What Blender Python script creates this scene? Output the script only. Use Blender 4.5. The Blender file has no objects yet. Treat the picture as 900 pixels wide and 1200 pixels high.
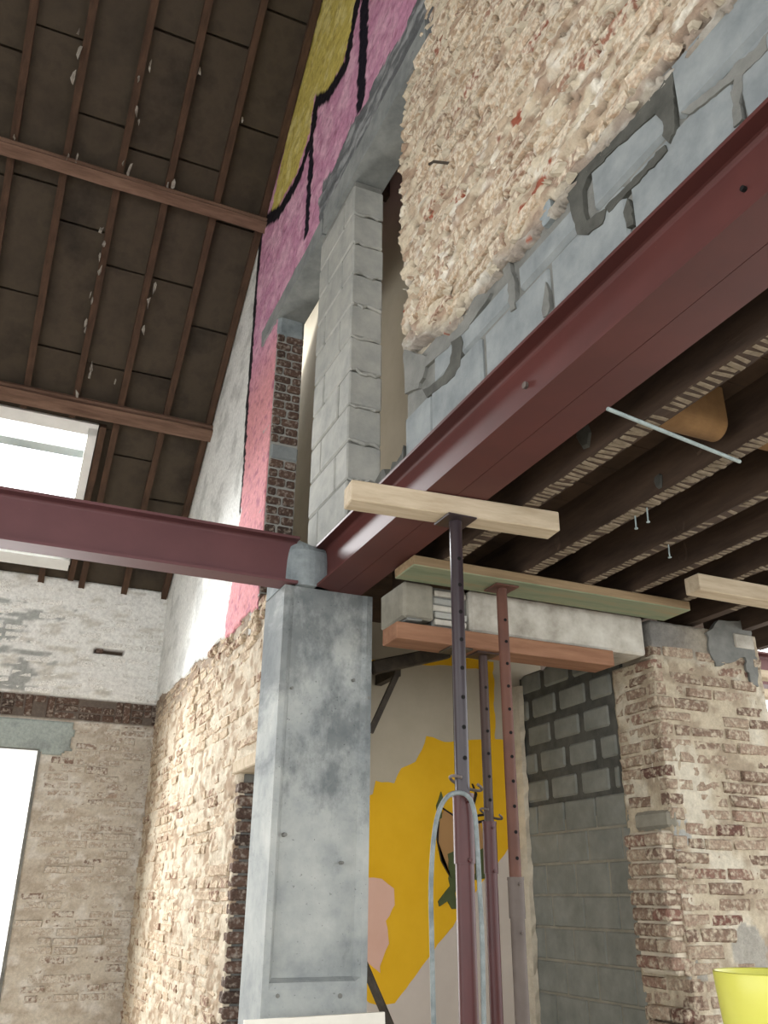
import bpy, math, random
import numpy as np
from mathutils import Matrix, Vector

random.seed(7)
rng = np.random.default_rng(7)
SC = bpy.context.scene
COL = SC.collection

# ------------------------------------------------------------------ camera
ZC = 1.6                                  # camera height above the floor
F_PX, PITCH, ROLL, YAW = 1020.0, math.radians(24.0), math.radians(0.52), math.radians(23.65)
_fw = np.array([math.sin(YAW) * math.cos(PITCH), math.cos(YAW) * math.cos(PITCH), math.sin(PITCH)])
_r = np.array([math.cos(YAW), -math.sin(YAW), 0.0])
_u = np.cross(_r, _fw)
_r2 = math.cos(ROLL) * _r + math.sin(ROLL) * _u
_u2 = -math.sin(ROLL) * _r + math.cos(ROLL) * _u
cam = bpy.data.cameras.new('camera')
cam.sensor_fit = 'VERTICAL'
cam.sensor_height = 24.0
cam.lens = F_PX / 1200.0 * 24.0
cam.clip_start = 0.05
camo = bpy.data.objects.new('camera', cam)
COL.objects.link(camo)
camo.matrix_world = Matrix(((_r2[0], _u2[0], -_fw[0], 0), (_r2[1], _u2[1], -_fw[1], 0),
                            (_r2[2], _u2[2], -_fw[2], ZC), (0, 0, 0, 1)))
SC.camera = camo

# ------------------------------------------------------------------ light
SC.view_settings.view_transform = 'Standard'
SC.view_settings.look = 'None'
SC.view_settings.gamma = 1.0
SC.view_settings.use_curve_mapping = False
SC.view_settings.exposure = -0.12
W = bpy.data.worlds.new('overcast_sky')
SC.world = W
W.use_nodes = True
W.node_tree.nodes['Background'].inputs[0].default_value = (0.97, 0.985, 1.0, 1)
W.node_tree.nodes['Background'].inputs[1].default_value = 3.7


def area_light(name, loc, target, sx, sy, power, color=(1, 1, 1)):
    l = bpy.data.lights.new(name, 'AREA')
    l.shape = 'RECTANGLE'
    l.size, l.size_y, l.energy, l.color = sx, sy, power, color
    o = bpy.data.objects.new(name, l)
    COL.objects.link(o)
    o.location = (loc[0], loc[1], loc[2] + ZC)
    d = Vector(target) - Vector(loc)
    o.rotation_euler = d.to_track_quat('-Z', 'Y').to_euler()
    return o


# daylight pressing in through the roof window and the far doorway
area_light('skylight_daylight', (-0.12, 7.85, 3.75), (0.55, 6.6, 2.0), 0.9, 0.9, 420, (0.97, 0.99, 1.0))
area_light('doorway_daylight', (-0.35, 8.7, 0.1), (0.6, 6.2, -0.1), 1.1, 2.0, 170, (1.0, 0.99, 0.97))

# ------------------------------------------------------------------ helpers: pixels to points (z relative to the camera)
def ray(x, y):
    return _fw * F_PX + _r2 * (x - 450) - _u2 * (y - 600)
def onx(x, y, v):
    d = ray(x, y); return d * v / d[0]
def ony(x, y, v):
    d = ray(x, y); return d * v / d[1]
def onz(x, y, v):
    d = ray(x, y); return d * v / d[2]
def proj(p):
    p = np.asarray(p, float); z = p @ _fw
    return 450 + F_PX * (p @ _r2) / z, 600 - F_PX * (p @ _u2) / z, z


# ------------------------------------------------------------------ noise
def _hash(ix, iy, seed):
    h = (ix.astype(np.int64) * 374761393 + iy.astype(np.int64) * 668265263 + seed * 1442695041) & 0x7fffffff
    h = ((h ^ (h >> 13)) * 1274126177) & 0x7fffffff
    return ((h ^ (h >> 16)) & 0xffff) / 65535.0
def vnoise(x, y, seed=0):
    xi, yi = np.floor(x), np.floor(y)
    fx, fy = x - xi, y - yi
    fx = fx * fx * (3 - 2 * fx); fy = fy * fy * (3 - 2 * fy)
    a, b = _hash(xi, yi, seed), _hash(xi + 1, yi, seed)
    c, d = _hash(xi, yi + 1, seed), _hash(xi + 1, yi + 1, seed)
    return (a * (1 - fx) + b * fx) * (1 - fy) + (c * (1 - fx) + d * fx) * fy
def fbm(x, y, seed=0, oct=4):
    s, a, t = 0, 1.0, 0
    for i in range(oct):
        s = s + a * vnoise(x * 2 ** i, y * 2 ** i, seed + i * 17); t += a; a *= .5
    return s / t
def sstep(a, b, x):
    t = np.clip((x - a) / (b - a), 0, 1); return t * t * (3 - 2 * t)
def inpoly(px, py, poly):
    ins = np.zeros(px.shape, bool); n = len(poly)
    for i in range(n):
        x1, y1 = poly[i]; x2, y2 = poly[(i + 1) % n]
        c = ((y1 > py) != (y2 > py)) & (px < (x2 - x1) * (py - y1) / (y2 - y1 + 1e-12) + x1)
        ins ^= c
    return ins
def segdist(px, py, pts):
    d = np.full(px.shape, 1e9)
    for (x1, y1), (x2, y2) in zip(pts[:-1], pts[1:]):
        L = (x2 - x1) ** 2 + (y2 - y1) ** 2 + 1e-12
        t = np.clip(((px - x1) * (x2 - x1) + (py - y1) * (y2 - y1)) / L, 0, 1)
        d = np.minimum(d, np.hypot(px - x1 - t * (x2 - x1), py - y1 - t * (y2 - y1)))
    return d
def lerpc(c, col, w):
    return c * (1 - w[..., None]) + np.array(col) * w[..., None]
def lin(r, g, b):
    return tuple(((v / 255.0 + 0.055) / 1.055) ** 2.4 if v > 10 else v / 255.0 / 12.92 for v in (r, g, b))


# ------------------------------------------------------------------ materials
MATS = {}
class NT:
    def __init__(s, name):
        m = bpy.data.materials.new(name); m.use_nodes = True
        s.m = m; s.t = m.node_tree; s.b = s.t.nodes['Principled BSDF']
        MATS[name] = m
    def n(s, typ, **kw):
        o = s.t.nodes.new(typ)
        for k, v in kw.items():
            if k.startswith('i_'):
                o.inputs[k[2:].replace('_', ' ')].default_value = v
            else:
                setattr(o, k, v)
        return o
    def l(s, a, b): s.t.links.new(a, b)
    def noise(s, scale, detail=4, rough=.6, coord='Object', vec=None, stretch=None):
        tc = s.n('ShaderNodeTexCoord'); v = tc.outputs[coord]
        if stretch:
            mp = s.n('ShaderNodeMapping'); mp.inputs['Scale'].default_value = stretch
            s.l(v, mp.inputs['Vector']); v = mp.outputs[0]
        o = s.n('ShaderNodeTexNoise'); o.inputs['Scale'].default_value = scale
        o.inputs['Detail'].default_value = detail; o.inputs['Roughness'].default_value = rough
        s.l(v, o.inputs['Vector']); return o.outputs['Fac']
    def ramp(s, fac, stops):
        o = s.n('ShaderNodeValToRGB'); e = o.color_ramp.elements
        while len(e) < len(stops): e.new(.5)
        for k, (p, c) in zip(e, stops):
            k.position = p; k.color = (*c, 1)
        s.l(fac, o.inputs[0]); return o.outputs[0]
    def mix(s, fac, a, b, mode='MIX'):
        o = s.n('ShaderNodeMix', data_type='RGBA', blend_type=mode)
        for v, k in ((fac, 0), (a, 6), (b, 7)):
            if isinstance(v, (int, float)): o.inputs[k].default_value = v
            elif isinstance(v, tuple): o.inputs[k].default_value = (*v, 1)
            else: s.l(v, o.inputs[k])
        return o.outputs[2]
    def bump(s, h, strength=.4, dist=.01):
        o = s.n('ShaderNodeBump'); o.inputs['Strength'].default_value = strength
        o.inputs['Distance'].default_value = dist
        s.l(h, o.inputs['Height']); s.l(o.outputs[0], s.b.inputs['Normal'])
    def out(s, col, rough=.9, metal=0, spec=.3):
        if isinstance(col, tuple): s.b.inputs['Base Color'].default_value = (*col, 1)
        else: s.l(col, s.b.inputs['Base Color'])
        s.b.inputs['Roughness'].default_value = rough
        s.b.inputs['Metallic'].default_value = metal
        s.b.inputs['Specular IOR Level'].default_value = spec
        return s.m

def mat_attr(name, bump=.5, dist=.004, scale=120, rough=.95):
    k = NT(name); a = k.n('ShaderNodeVertexColor', layer_name='Col')
    v = k.ramp(k.noise(scale * .35, 5, .7), [(.3, (.78, .78, .78)), (.7, (1.15, 1.15, 1.15))])
    k.bump(k.noise(scale, 3, .7), bump, dist)
    return k.out(k.mix(1.0, a.outputs[0], v, 'MULTIPLY'), rough, 0, .15)
def mat_mottle(name, c1, c2, scale=8, bump=.3, dist=.004, rough=.9, detail=5, coord='Object', stretch=None, c3=None, spec=.25, bscale=None):
    k = NT(name); f = k.noise(scale, detail, .65, coord, None, stretch)
    st = [(.32, c1), (.68, c2)] if c3 is None else [(.28, c1), (.5, c2), (.72, c3)]
    if bump: k.bump(k.noise(bscale or scale * 6, 4, .7, coord, None, stretch), bump, dist)
    return k.out(k.ramp(f, st), rough, 0, spec)
def mat_brick(name, stops, from_attr=False, mortar=(.6, .55, .47), smear=.5):
    k = NT(name)
    if from_attr:
        r = k.n('ShaderNodeAttribute', attribute_name='rnd').outputs['Fac']
    else:
        r = k.n('ShaderNodeObjectInfo').outputs['Random']
    base = k.ramp(r, stops)
    geo = k.n('ShaderNodeNewGeometry')
    o = k.n('ShaderNodeTexNoise'); o.inputs['Scale'].default_value = 38; o.inputs['Detail'].default_value = 5
    k.l(geo.outputs['Position'], o.inputs['Vector'])
    f = k.ramp(o.outputs['Fac'], [(smear - .07, (0, 0, 0)), (smear + .1, (1, 1, 1))])
    o2 = k.n('ShaderNodeTexNoise'); o2.inputs['Scale'].default_value = 90; o2.inputs['Detail'].default_value = 4
    k.l(geo.outputs['Position'], o2.inputs['Vector'])
    v = k.ramp(o2.outputs['Fac'], [(.3, (.72, .72, .72)), (.7, (1.2, 1.2, 1.2))])
    k.bump(o2.outputs['Fac'], .6, .006)
    return k.out(k.mix(1.0, k.mix(f, base, mortar), v, 'MULTIPLY'), .95, 0, .12)

CREAM = lin(206, 194, 172)
mat_attr('rough_mortar', .7, .006, 110)
mat_attr('painted_masonry', .6, .005, 90)
stops_up = [(0, lin(160, 138, 116)), (.3, lin(186, 164, 138)), (.5, lin(148, 126, 110)), (.7, lin(190, 168, 144)), (.95, lin(150, 120, 102)), (1, lin(140, 76, 60))]
mat_brick('upper_brick', stops_up, False, lin(208, 196, 176), .47)
mat_brick('upper_brick_far', stops_up, True, lin(208, 196, 176), .47)
stops_lw = [(0, lin(168, 148, 126)), (.5, lin(184, 165, 142)), (.8, lin(146, 122, 104)), (1, lin(128, 98, 84))]
mat_brick('lower_brick', stops_lw, False, lin(200, 184, 160), .5)
mat_brick('lower_brick_far', stops_lw, True, lin(200, 184, 160), .5)
stops_bk = [(0, lin(168, 154, 140)), (.5, lin(184, 171, 156)), (.85, lin(152, 133, 120)), (1, lin(124, 102, 92))]
mat_brick('back_brick', stops_bk, False, lin(200, 193, 181), .46)
stops_pr = [(0, lin(110, 90, 78)), (.4, lin(138, 118, 102)), (.75, lin(156, 138, 120)), (.93, lin(118, 84, 74)), (1, lin(92, 70, 62))]
mat_brick('pier_brick', stops_pr, False, lin(178, 166, 146), .53)
stops_dk = [(0, lin(84, 68, 60)), (.5, lin(102, 82, 72)), (1, lin(72, 60, 54))]
mat_brick('dark_brick', stops_dk, False, lin(150, 140, 130), .57)
mat_brick('white_brick', [(0, lin(226, 225, 220)), (1, lin(238, 237, 232))], False, lin(198, 196, 190), .62)
mat_mottle('block_grey', lin(118, 124, 126), lin(146, 151, 151), 7, .4, .004)
mat_mottle('block_pale', lin(142, 144, 140), lin(172, 171, 164), 6, .4, .004)
mat_mottle('block_dark', lin(112, 114, 107), lin(136, 137, 130), 6, .4, .004)
mat_mottle('mortar_dark', lin(66, 66, 62), lin(92, 92, 86), 9, .5, .006)
mat_mottle('mortar_grey', lin(106, 107, 103), lin(132, 132, 127), 9, .5, .006)
mat_mottle('mortar_cream', lin(176, 166, 148), lin(206, 196, 176), 9, .6, .006)
mat_mottle('lintel_concrete', lin(112, 116, 116), lin(148, 151, 148), 5, .3, .004)
mat_mottle('cement_patch', lin(150, 158, 156), lin(178, 184, 180), 4, .25, .004)
mat_mottle('beige_plaster', lin(176, 166, 146), lin(192, 182, 162), 2, .15, .003)
mat_mottle('roof_board', lin(46, 40, 34), lin(72, 63, 52), 2.2, .3, .004, c3=lin(56, 49, 41))
mat_mottle('rafter_wood', lin(62, 47, 37), lin(86, 65, 51), 5, .4, .003, stretch=(4, 1, 1))
mat_mottle('purlin_wood', lin(88, 66, 54), lin(128, 102, 86), 5, .4, .003, stretch=(.4, 3, 3))
mat_mottle('joist_wood', lin(52, 41, 33), lin(82, 66, 54), 4, .4, .003, stretch=(3, .5, 3))
mat_mottle('lath_plaster', lin(104, 92, 76), lin(142, 129, 110), 25, .5, .003)
mat_mottle('floor_board_wood', lin(60, 48, 38), lin(88, 70, 56), 4, .3, .003)
mat_mottle('pale_timber', lin(170, 153, 128), lin(198, 183, 159), 5, .25, .002, stretch=(.6, 5, 5))
mat_mottle('green_timber', lin(104, 116, 92), lin(130, 136, 110), 4, .25, .002, stretch=(.5, 4, 4), c3=lin(146, 130, 100))
mat_mottle('tan_timber', lin(124, 104, 78), lin(156, 134, 104), 5, .25, .002, stretch=(.5, 5, 5))
mat_mottle('cement_warm', lin(124, 120, 108), lin(146, 142, 129), 9, .4, .004)
mat_mottle('orange_timber', lin(124, 88, 67), lin(150, 112, 88), 5, .25, .002, stretch=(.5, 5, 5))
mat_mottle('ochre_timber', lin(104, 77, 48), lin(132, 101, 66), 6, .25, .002)
mat_mottle('white_plaster', lin(138, 132, 120), lin(178, 173, 162), 6, .4, .006, c3=lin(204, 201, 191))
mat_mottle('white_paint', lin(222, 222, 218), lin(236, 236, 232), 5, .1, .001, rough=.6)
mat_mottle('felt_scrap', lin(118, 112, 104), lin(168, 162, 152), 20, .3, .003)
mat_mottle('floor_dust', lin(150, 142, 130), lin(180, 172, 158), 3, .4, .006)
mat_mottle('board_white', lin(226, 222, 210), lin(238, 234, 222), 4, .1, .001)
mat_mottle('galvanised', lin(128, 142, 142), lin(162, 176, 174), 30, .1, .001, rough=.4, spec=.5)
mat_mottle('hose_grey', lin(102, 110, 111), lin(136, 143, 142), 30, .2, .002, rough=.6)
mat_mottle('cap_concrete', lin(116, 124, 127), lin(152, 160, 162), 9, .4, .004)
mat_mottle('dark_steel', lin(52, 46, 40), lin(84, 76, 66), 12, .2, .002, rough=.6)
mat_mottle('plastic_yellow', lin(216, 214, 92), lin(224, 222, 104), 3, 0, 0, rough=.35, spec=.5)
mat_mottle('mural_yellow', lin(222, 170, 28), lin(236, 186, 44), 1.6, .08, .002)
mat_mottle('mural_pink', lin(216, 172, 152), lin(226, 186, 166), 2, .08, .002)
mat_mottle('mural_pale', lin(196, 184, 172), lin(208, 196, 184), 2, .08, .002)
mat_mottle('mural_tan', lin(168, 128, 84), lin(178, 138, 92), 2, .08, .002)
mat_mottle('mural_green', lin(74, 82, 52), lin(88, 96, 62), 4, .08, .002)
mat_mottle('mural_black', lin(38, 32, 30), lin(52, 44, 40), 4, .08, .002)
mat_mottle('hole_black', (.006, .005, .005), (.01, .009, .008), 4, 0, 0)

def mat_steel(name, c1, c2, dust=(.26, .22, .21), dustamt=.7, rough=.5):
    k = NT(name)
    base = k.ramp(k.noise(3.5, 5, .6), [(.3, c1), (.7, c2)])
    geo = k.n('ShaderNodeNewGeometry'); sp = k.n('ShaderNodeSeparateXYZ')
    k.l(geo.outputs['Normal'], sp.inputs[0])
    up = k.n('ShaderNodeMath', operation='MULTIPLY', use_clamp=True); k.l(sp.outputs[2], up.inputs[0]); up.inputs[1].default_value = dustamt
    n2 = k.n('ShaderNodeMath', operation='MULTIPLY', use_clamp=True); k.l(up.outputs[0], n2.inputs[0])
    k.l(k.ramp(k.noise(2.0, 5, .7), [(.35, (.3, .3, .3)), (.65, (1, 1, 1))]), n2.inputs[1])
    sp2 = k.ramp(k.noise(26, 4, .6), [(.72, (0, 0, 0)), (.80, (.25, .25, .25))])
    c = k.mix(n2.outputs[0], base, dust)
    c = k.mix(sp2, c, lin(150, 120, 116))
    k.bump(k.noise(60, 3, .6), .06, .002)
    return k.out(c, rough, 0, .4)
mat_steel('red_oxide', lin(74, 38, 35), lin(88, 45, 41), rough=.55)
mat_steel('red_oxide_dull', lin(90, 56, 58), lin(102, 64, 66), rough=.6)
mat_steel('prop_dark', lin(38, 30, 34), lin(54, 43, 47), rough=.3)
mat_steel('prop_red', lin(64, 27, 27), lin(80, 35, 34), rough=.4)
mat_steel('prop_brown', lin(48, 35, 30), lin(68, 47, 40), rough=.5)
mat_steel('prop_rust', lin(72, 44, 34), lin(104, 65, 50), rough=.6)
mat_steel('prop_grey', lin(76, 66, 60), lin(106, 95, 88), rough=.6)

def mat_column():
    k = NT('column_concrete')
    f = k.noise(3.2, 6, .65)
    c = k.ramp(f, [(.3, lin(124, 130, 132)), (.5, lin(158, 162, 160)), (.72, lin(184, 186, 181))])
    tc = k.n('ShaderNodeTexCoord'); sp = k.n('ShaderNodeSeparateXYZ'); k.l(tc.outputs['Object'], sp.inputs[0])
    mr = k.n('ShaderNodeMapRange'); k.l(sp.outputs[2], mr.inputs[0])
    for q, vv in ((1, 1.3), (2, 2.95), (3, .12), (4, -.17)): mr.inputs[q].default_value = vv
    ad = k.n('ShaderNodeMath', operation='ADD'); k.l(k.noise(4.0, 7, .72, stretch=(1.3, .3, .8)), ad.inputs[0]); k.l(mr.outputs[0], ad.inputs[1])
    st = k.ramp(ad.outputs[0], [(.34, (.40, .42, .44)), (.50, (1, 1, 1))])
    pit = k.ramp(k.noise(75, 2, .5), [(.24, (.5, .5, .5)), (.31, (1, 1, 1))])
    k.bump(k.noise(45, 5, .7), .22, .004)
    return k.out(k.mix(.9, k.mix(.75, c, st, 'MULTIPLY'), pit, 'MULTIPLY'), .8, 0, .3)
mat_column()
def mat_glass():
    k = NT('window_glass')
    tr = k.n('ShaderNodeBsdfTransparent'); gl = k.n('ShaderNodeBsdfGlossy'); gl.inputs['Roughness'].default_value = .05
    fr = k.n('ShaderNodeFresnel'); mx = k.n('ShaderNodeMixShader')
    k.l(fr.outputs[0], mx.inputs[0]); k.l(tr.outputs[0], mx.inputs[1]); k.l(gl.outputs[0], mx.inputs[2])
    k.l(mx.outputs[0], k.t.nodes['Material Output'].inputs[0])
mat_glass()


# ------------------------------------------------------------------ mesh helpers (all coordinates with z relative to the camera)
def new_obj(name, verts, faces, mat, parent=None, loc=None, smooth=False):
    """one mesh object; verts in scene coordinates, z relative to the camera; a child is stored relative to its root"""
    if parent is not None:
        o0 = parent['_o']
    else:
        v = np.asarray(verts, float)
        o0 = list(loc) if loc is not None else [float((v[:, 0].min() + v[:, 0].max()) / 2), float((v[:, 1].min() + v[:, 1].max()) / 2), float(v[:, 2].min())]
    me = bpy.data.meshes.new(name)
    v = np.asarray(verts, float) - np.asarray(o0)
    me.from_pydata(v.tolist(), [], [list(f) for f in faces])
    if mat: me.materials.append(MATS[mat])
    if smooth: me.polygons.foreach_set('use_smooth', [len(f) == 4 for f in faces])
    me.update()
    o = bpy.data.objects.new(name, me); COL.objects.link(o)
    if parent is not None:
        o.parent = parent['_e']
    else:
        o.location = (o0[0], o0[1], o0[2] + ZC)
    return o
def handle(o, z_is_rel=True):
    """parent handle from a mesh object (its origin) so that parts can be placed in scene coordinates"""
    l = [0.0, 0.0, 0.0]; q = o
    while q is not None:
        l = [l[i] + q.location[i] for i in range(3)]; q = q.parent
    return {'_e': o, '_o': [l[0], l[1], l[2] - ZC]}
def tag(o, label=None, cat=None, group=None, kind=None):
    if isinstance(o, dict): o = o['_e']
    if label: o['label'] = label
    if cat: o['category'] = cat
    if group: o['group'] = group
    if kind: o['kind'] = kind
    return o
def thing(name, loc, label, cat, group=None, kind=None):
    e = bpy.data.objects.new(name, None); COL.objects.link(e)
    e.empty_display_size = .1
    e.location = (loc[0], loc[1], loc[2] + ZC)
    tag(e, label, cat, group, kind)
    return {'_e': e, '_o': list(loc)}

class MB:
    def __init__(s): s.v = []; s.f = []
    def add(s, v, f):
        b = len(s.v); s.v += [tuple(map(float, p)) for p in v]; s.f += [[i + b for i in q] for q in f]; return s
    def box(s, x0, x1, y0, y1, z0, z1, bev=0.0, jit=0.0):
        if bev <= 0:
            v = [(x, y, z) for z in (z0, z1) for y in (y0, y1) for x in (x0, x1)]
            f = [(0, 2, 3, 1), (4, 5, 7, 6), (0, 1, 5, 4), (2, 6, 7, 3), (0, 4, 6, 2), (1, 3, 7, 5)]
        else:
            v, f = bevel_box(x0, x1, y0, y1, z0, z1, bev)
        if jit:
            v = [tuple(c + random.uniform(-jit, jit) for c in p) for p in v]
        return s.add(v, f)
    def obox(s, p0, p1, w, h, up=(0, 0, 1), bev=0.0):
        """bar from p0 to p1 (axis through centre), width w, height h"""
        p0, p1 = np.array(p0, float), np.array(p1, float); d = p1 - p0; L = np.linalg.norm(d); d /= L
        sd = np.cross(up, d); sd /= np.linalg.norm(sd); uu = np.cross(d, sd)
        m = MB().box(0, L, -w / 2, w / 2, -h / 2, h / 2, bev)
        return s.add([p0 + d * a + sd * b + uu * c for a, b, c in m.v], m.f)
    def tube(s, pts, r, n=14, cap=True):
        pts = [np.array(p, float) for p in pts]; rs = r if isinstance(r, (list, tuple)) else [r] * len(pts)
        v = []; f = []; prev = None
        for i, p in enumerate(pts):
            d = pts[min(i + 1, len(pts) - 1)] - pts[max(i - 1, 0)]; d /= np.linalg.norm(d) + 1e-12
            a = prev if prev is not None else (np.array([1., 0, 0]) if abs(d[0]) < .9 else np.array([0, 1., 0]))
            a = a - d * (a @ d); a /= np.linalg.norm(a); prev = a; b = np.cross(d, a)
            for k in range(n):
                t = 2 * math.pi * k / n; v.append(p + rs[i] * (math.cos(t) * a + math.sin(t) * b))
        for i in range(len(pts) - 1):
            for k in range(n):
                k2 = (k + 1) % n; f.append((i * n + k, i * n + k2, (i + 1) * n + k2, (i + 1) * n + k))
        if cap:
            b0 = len(v); v += v[:n]; b1 = len(v); v += v[(len(pts) - 1) * n:len(pts) * n]
            f.append(tuple(b0 + k for k in range(n - 1, -1, -1))); f.append(tuple(b1 + k for k in range(n)))
        return s.add(v, f)
    def prism(s, poly, axis, a0, a1):
        """poly in the two other axes (order xyz without axis), extruded a0..a1"""
        n = len(poly); v = []
        for a in (a0, a1):
            for p in poly:
                q = list(p); q.insert(axis, a); v.append(q)
        f = [tuple(range(n)), tuple(range(2 * n - 1, n - 1, -1))] + [(i, i + n, (i + 1) % n + n, (i + 1) % n) for i in range(n)]
        return s.add(v, f)
    def build(s, name, mat, parent=None, loc=None, smooth=False):
        return new_obj(name, s.v, s.f, mat, parent, loc, smooth)

def bevel_box(x0, x1, y0, y1, z0, z1, b):
    X, Y, Z = (x0, x1), (y0, y1), (z0, z1); b = min(b, (x1 - x0) * .45, (y1 - y0) * .45, (z1 - z0) * .45)
    idx = {}; v = []
    for i in (0, 1):
        for j in (0, 1):
            for k in (0, 1):
                for ax in range(3):
                    p = [X[i], Y[j], Z[k]]
                    for a2 in range(3):
                        if a2 != ax: p[a2] += b if (i, j, k)[a2] == 0 else -b
                    idx[(i, j, k, ax)] = len(v); v.append(tuple(p))
    f = []
    for ax in range(3):
        o = [a for a in range(3) if a != ax]
        for e in (0, 1):
            q = []
            for a, c in ((0, 0), (1, 0), (1, 1), (0, 1)):
                key = [0, 0, 0]; key[ax] = e; key[o[0]] = a; key[o[1]] = c; q.append(idx[(*key, ax)])
            f.append(q)
        for a in (0, 1):
            for c in (0, 1):
                k0 = [0, 0, 0]; k1 = [0, 0, 0]; k1[ax] = 1
                k0[o[0]] = k1[o[0]] = a; k0[o[1]] = k1[o[1]] = c
                f.append([idx[(*k0, o[0])], idx[(*k1, o[0])], idx[(*k1, o[1])], idx[(*k0, o[1])]])
    for i in (0, 1):
        for j in (0, 1):
            for k in (0, 1): f.append([idx[(i, j, k, a)] for a in range(3)])
    c = np.array([(x0 + x1) / 2, (y0 + y1) / 2, (z0 + z1) / 2]); va = np.array(v); g = []
    for q in f:
        n = np.cross(va[q[1]] - va[q[0]], va[q[2]] - va[q[0]])
        g.append(q if n @ (va[q].mean(0) - c) > 0 else q[::-1])
    return v, g

# wall frames: (a, z, d) -> scene; a runs along the wall, d is the distance out of its face
def frame_x(x):           # wall whose face looks to -x (towards the main room); a = y
    return lambda a, z, d: (x - d, a, z)
def frame_y(y):           # wall whose face looks to -y (towards the camera); a = x
    return lambda a, z, d: (a, y - d, z)

def field(name, fr, a0, a1, z0, z1, res, hfun, cfun, mat, keep=None, skirt=.06, parent=None):
    """dense relief of a wall face: height field with colours, cut to shape by keep(a, z), closed at its edges by a skirt"""
    na, nz = int((a1 - a0) / res) + 2, int((z1 - z0) / res) + 2
    A, Z = np.meshgrid(np.linspace(a0, a1, na), np.linspace(z0, z1, nz), indexing='ij')
    D = hfun(A, Z); C = cfun(A, Z, D)
    P = np.stack(fr(A, Z, D), -1)
    P = np.stack([np.broadcast_to(P[..., i], A.shape) for i in range(3)], -1).reshape(-1, 3)
    I = np.arange(na * nz).reshape(na, nz)
    Q = np.stack([I[:-1, :-1], I[1:, :-1], I[1:, 1:], I[:-1, 1:]], -1).reshape(-1, 4)
    if keep is not None:
        K = keep(A, Z).reshape(-1)
        Q = Q[K[Q].all(1)]
    # orientation outwards
    e1 = P[Q[0][1]] - P[Q[0][0]]; e2 = P[Q[0][3]] - P[Q[0][0]]
    outw = np.array(fr(0, 0, 1.0)) - np.array(fr(0, 0, 0.0))
    if np.cross(e1, e2) @ outw < 0: Q = Q[:, ::-1]
    E = np.concatenate([Q[:, [0, 1]], Q[:, [1, 2]], Q[:, [2, 3]], Q[:, [3, 0]]])
    key = np.sort(E, 1); uq, inv, cnt = np.unique(key[:, 0].astype(np.int64) * (na * nz) + key[:, 1], return_inverse=True, return_counts=True)
    BE = E[cnt[inv] == 1]
    bv = np.unique(BE); mp = np.full(na * nz, -1); mp[bv] = np.arange(len(bv)) + na * nz
    PB = P[bv] - outw * skirt
    PA = np.concatenate([P, PB]); SQ = np.stack([BE[:, 1], BE[:, 0], mp[BE[:, 0]], mp[BE[:, 1]]], -1)
    CA = np.concatenate([C.reshape(-1, 3), C.reshape(-1, 3)[bv]])
    F = np.concatenate([Q, SQ]); used = np.unique(F); rm = np.full(len(PA), -1); rm[used] = np.arange(len(used))
    PA, CA, F = PA[used], CA[used], rm[F]
    o0 = np.array(parent['_o']) if parent else np.array([(PA[:, 0].min() + PA[:, 0].max()) / 2, (PA[:, 1].min() + PA[:, 1].max()) / 2, PA[:, 2].min()])
    me = bpy.data.meshes.new(name)
    me.vertices.add(len(PA)); me.vertices.foreach_set('co', (PA - o0).ravel())
    me.loops.add(F.size); me.loops.foreach_set('vertex_index', F.ravel().astype(np.int32))
    me.polygons.add(len(F)); me.polygons.foreach_set('loop_start', np.arange(0, F.size, 4, dtype=np.int32))
    me.update(calc_edges=True)
    ca = me.color_attributes.new('Col', 'FLOAT_COLOR', 'POINT')
    ca.data.foreach_set('color', np.concatenate([CA, np.ones((len(CA), 1))], 1).ravel())
    me.materials.append(MATS[mat])
    o = bpy.data.objects.new(name, me); COL.objects.link(o)
    if parent: o.parent = parent['_e']
    else: o.location = (o0[0], o0[1], o0[2] + ZC)
    return o

BRICK_MESH = {}
def brick_mesh(mat, fr, k):
    """unit brick with chipped front edges, in the frame of the wall; shared by all bricks of a wall"""
    key = (mat, fr, k)
    if key in BRICK_MESH: return BRICK_MESH[key]
    R = random.Random(k * 31 + 5)
    rings = []
    for d, ins in ((-.5, 0), (.25, 0), (.5, .09)):
        ring = []
        for sa, sz in ((-1, -1), (1, -1), (1, 1), (-1, 1)):
            j = .05 if d > 0 else 0
            ring.append((sa * (.5 - ins * .45 * R.uniform(.5, 1.6)) + R.uniform(-j, j) * .5, sz * (.5 - ins * 1.1 * R.uniform(.4, 1.5)) + R.uniform(-j, j), d + (R.uniform(-.14, .08) if d == .5 else 0)))
        rings += ring
    f = [(8, 9, 10, 11)]
    for b in (0, 4):
        for i in range(4): f.append((b + i, b + (i + 1) % 4, b + 4 + (i + 1) % 4, b + 4 + i))
    o = np.array({'x': (0, 0, 0), 'y': (0, 0, 0)}[fr])
    if fr == 'x': v = [(-d, a, z) for a, z, d in rings]; f = [q[::-1] for q in f]
    else: v = [(a, -d, z) for a, z, d in rings]
    me = bpy.data.meshes.new('brick'); me.from_pydata(v, [], f); me.materials.append(MATS[mat]); me.update()
    BRICK_MESH[key] = me
    return me
def lay_bricks(a0, a1, z0, z1, L=.21, Hc=.066, joint=.012, jit=.006, seed=1, start=0.0):
    R = random.Random(seed); out = []; z = z0; row = 0
    while z < z1 - .02:
        a = a0 - (row % 2) * L * .5 - start - R.uniform(0, .03)
        while a < a1:
            l = L * (R.uniform(.85, 1.1) if R.random() > .2 else .5)
            b0, b1 = max(a, a0), min(a + l - joint, a1)
            if b1 - b0 > .035:
                out.append((b0, b1, z + R.uniform(-jit, jit) * .5, min(z + Hc - joint + R.uniform(-jit, jit), z1)))
            a += l
        z += Hc; row += 1
    return out
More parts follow.
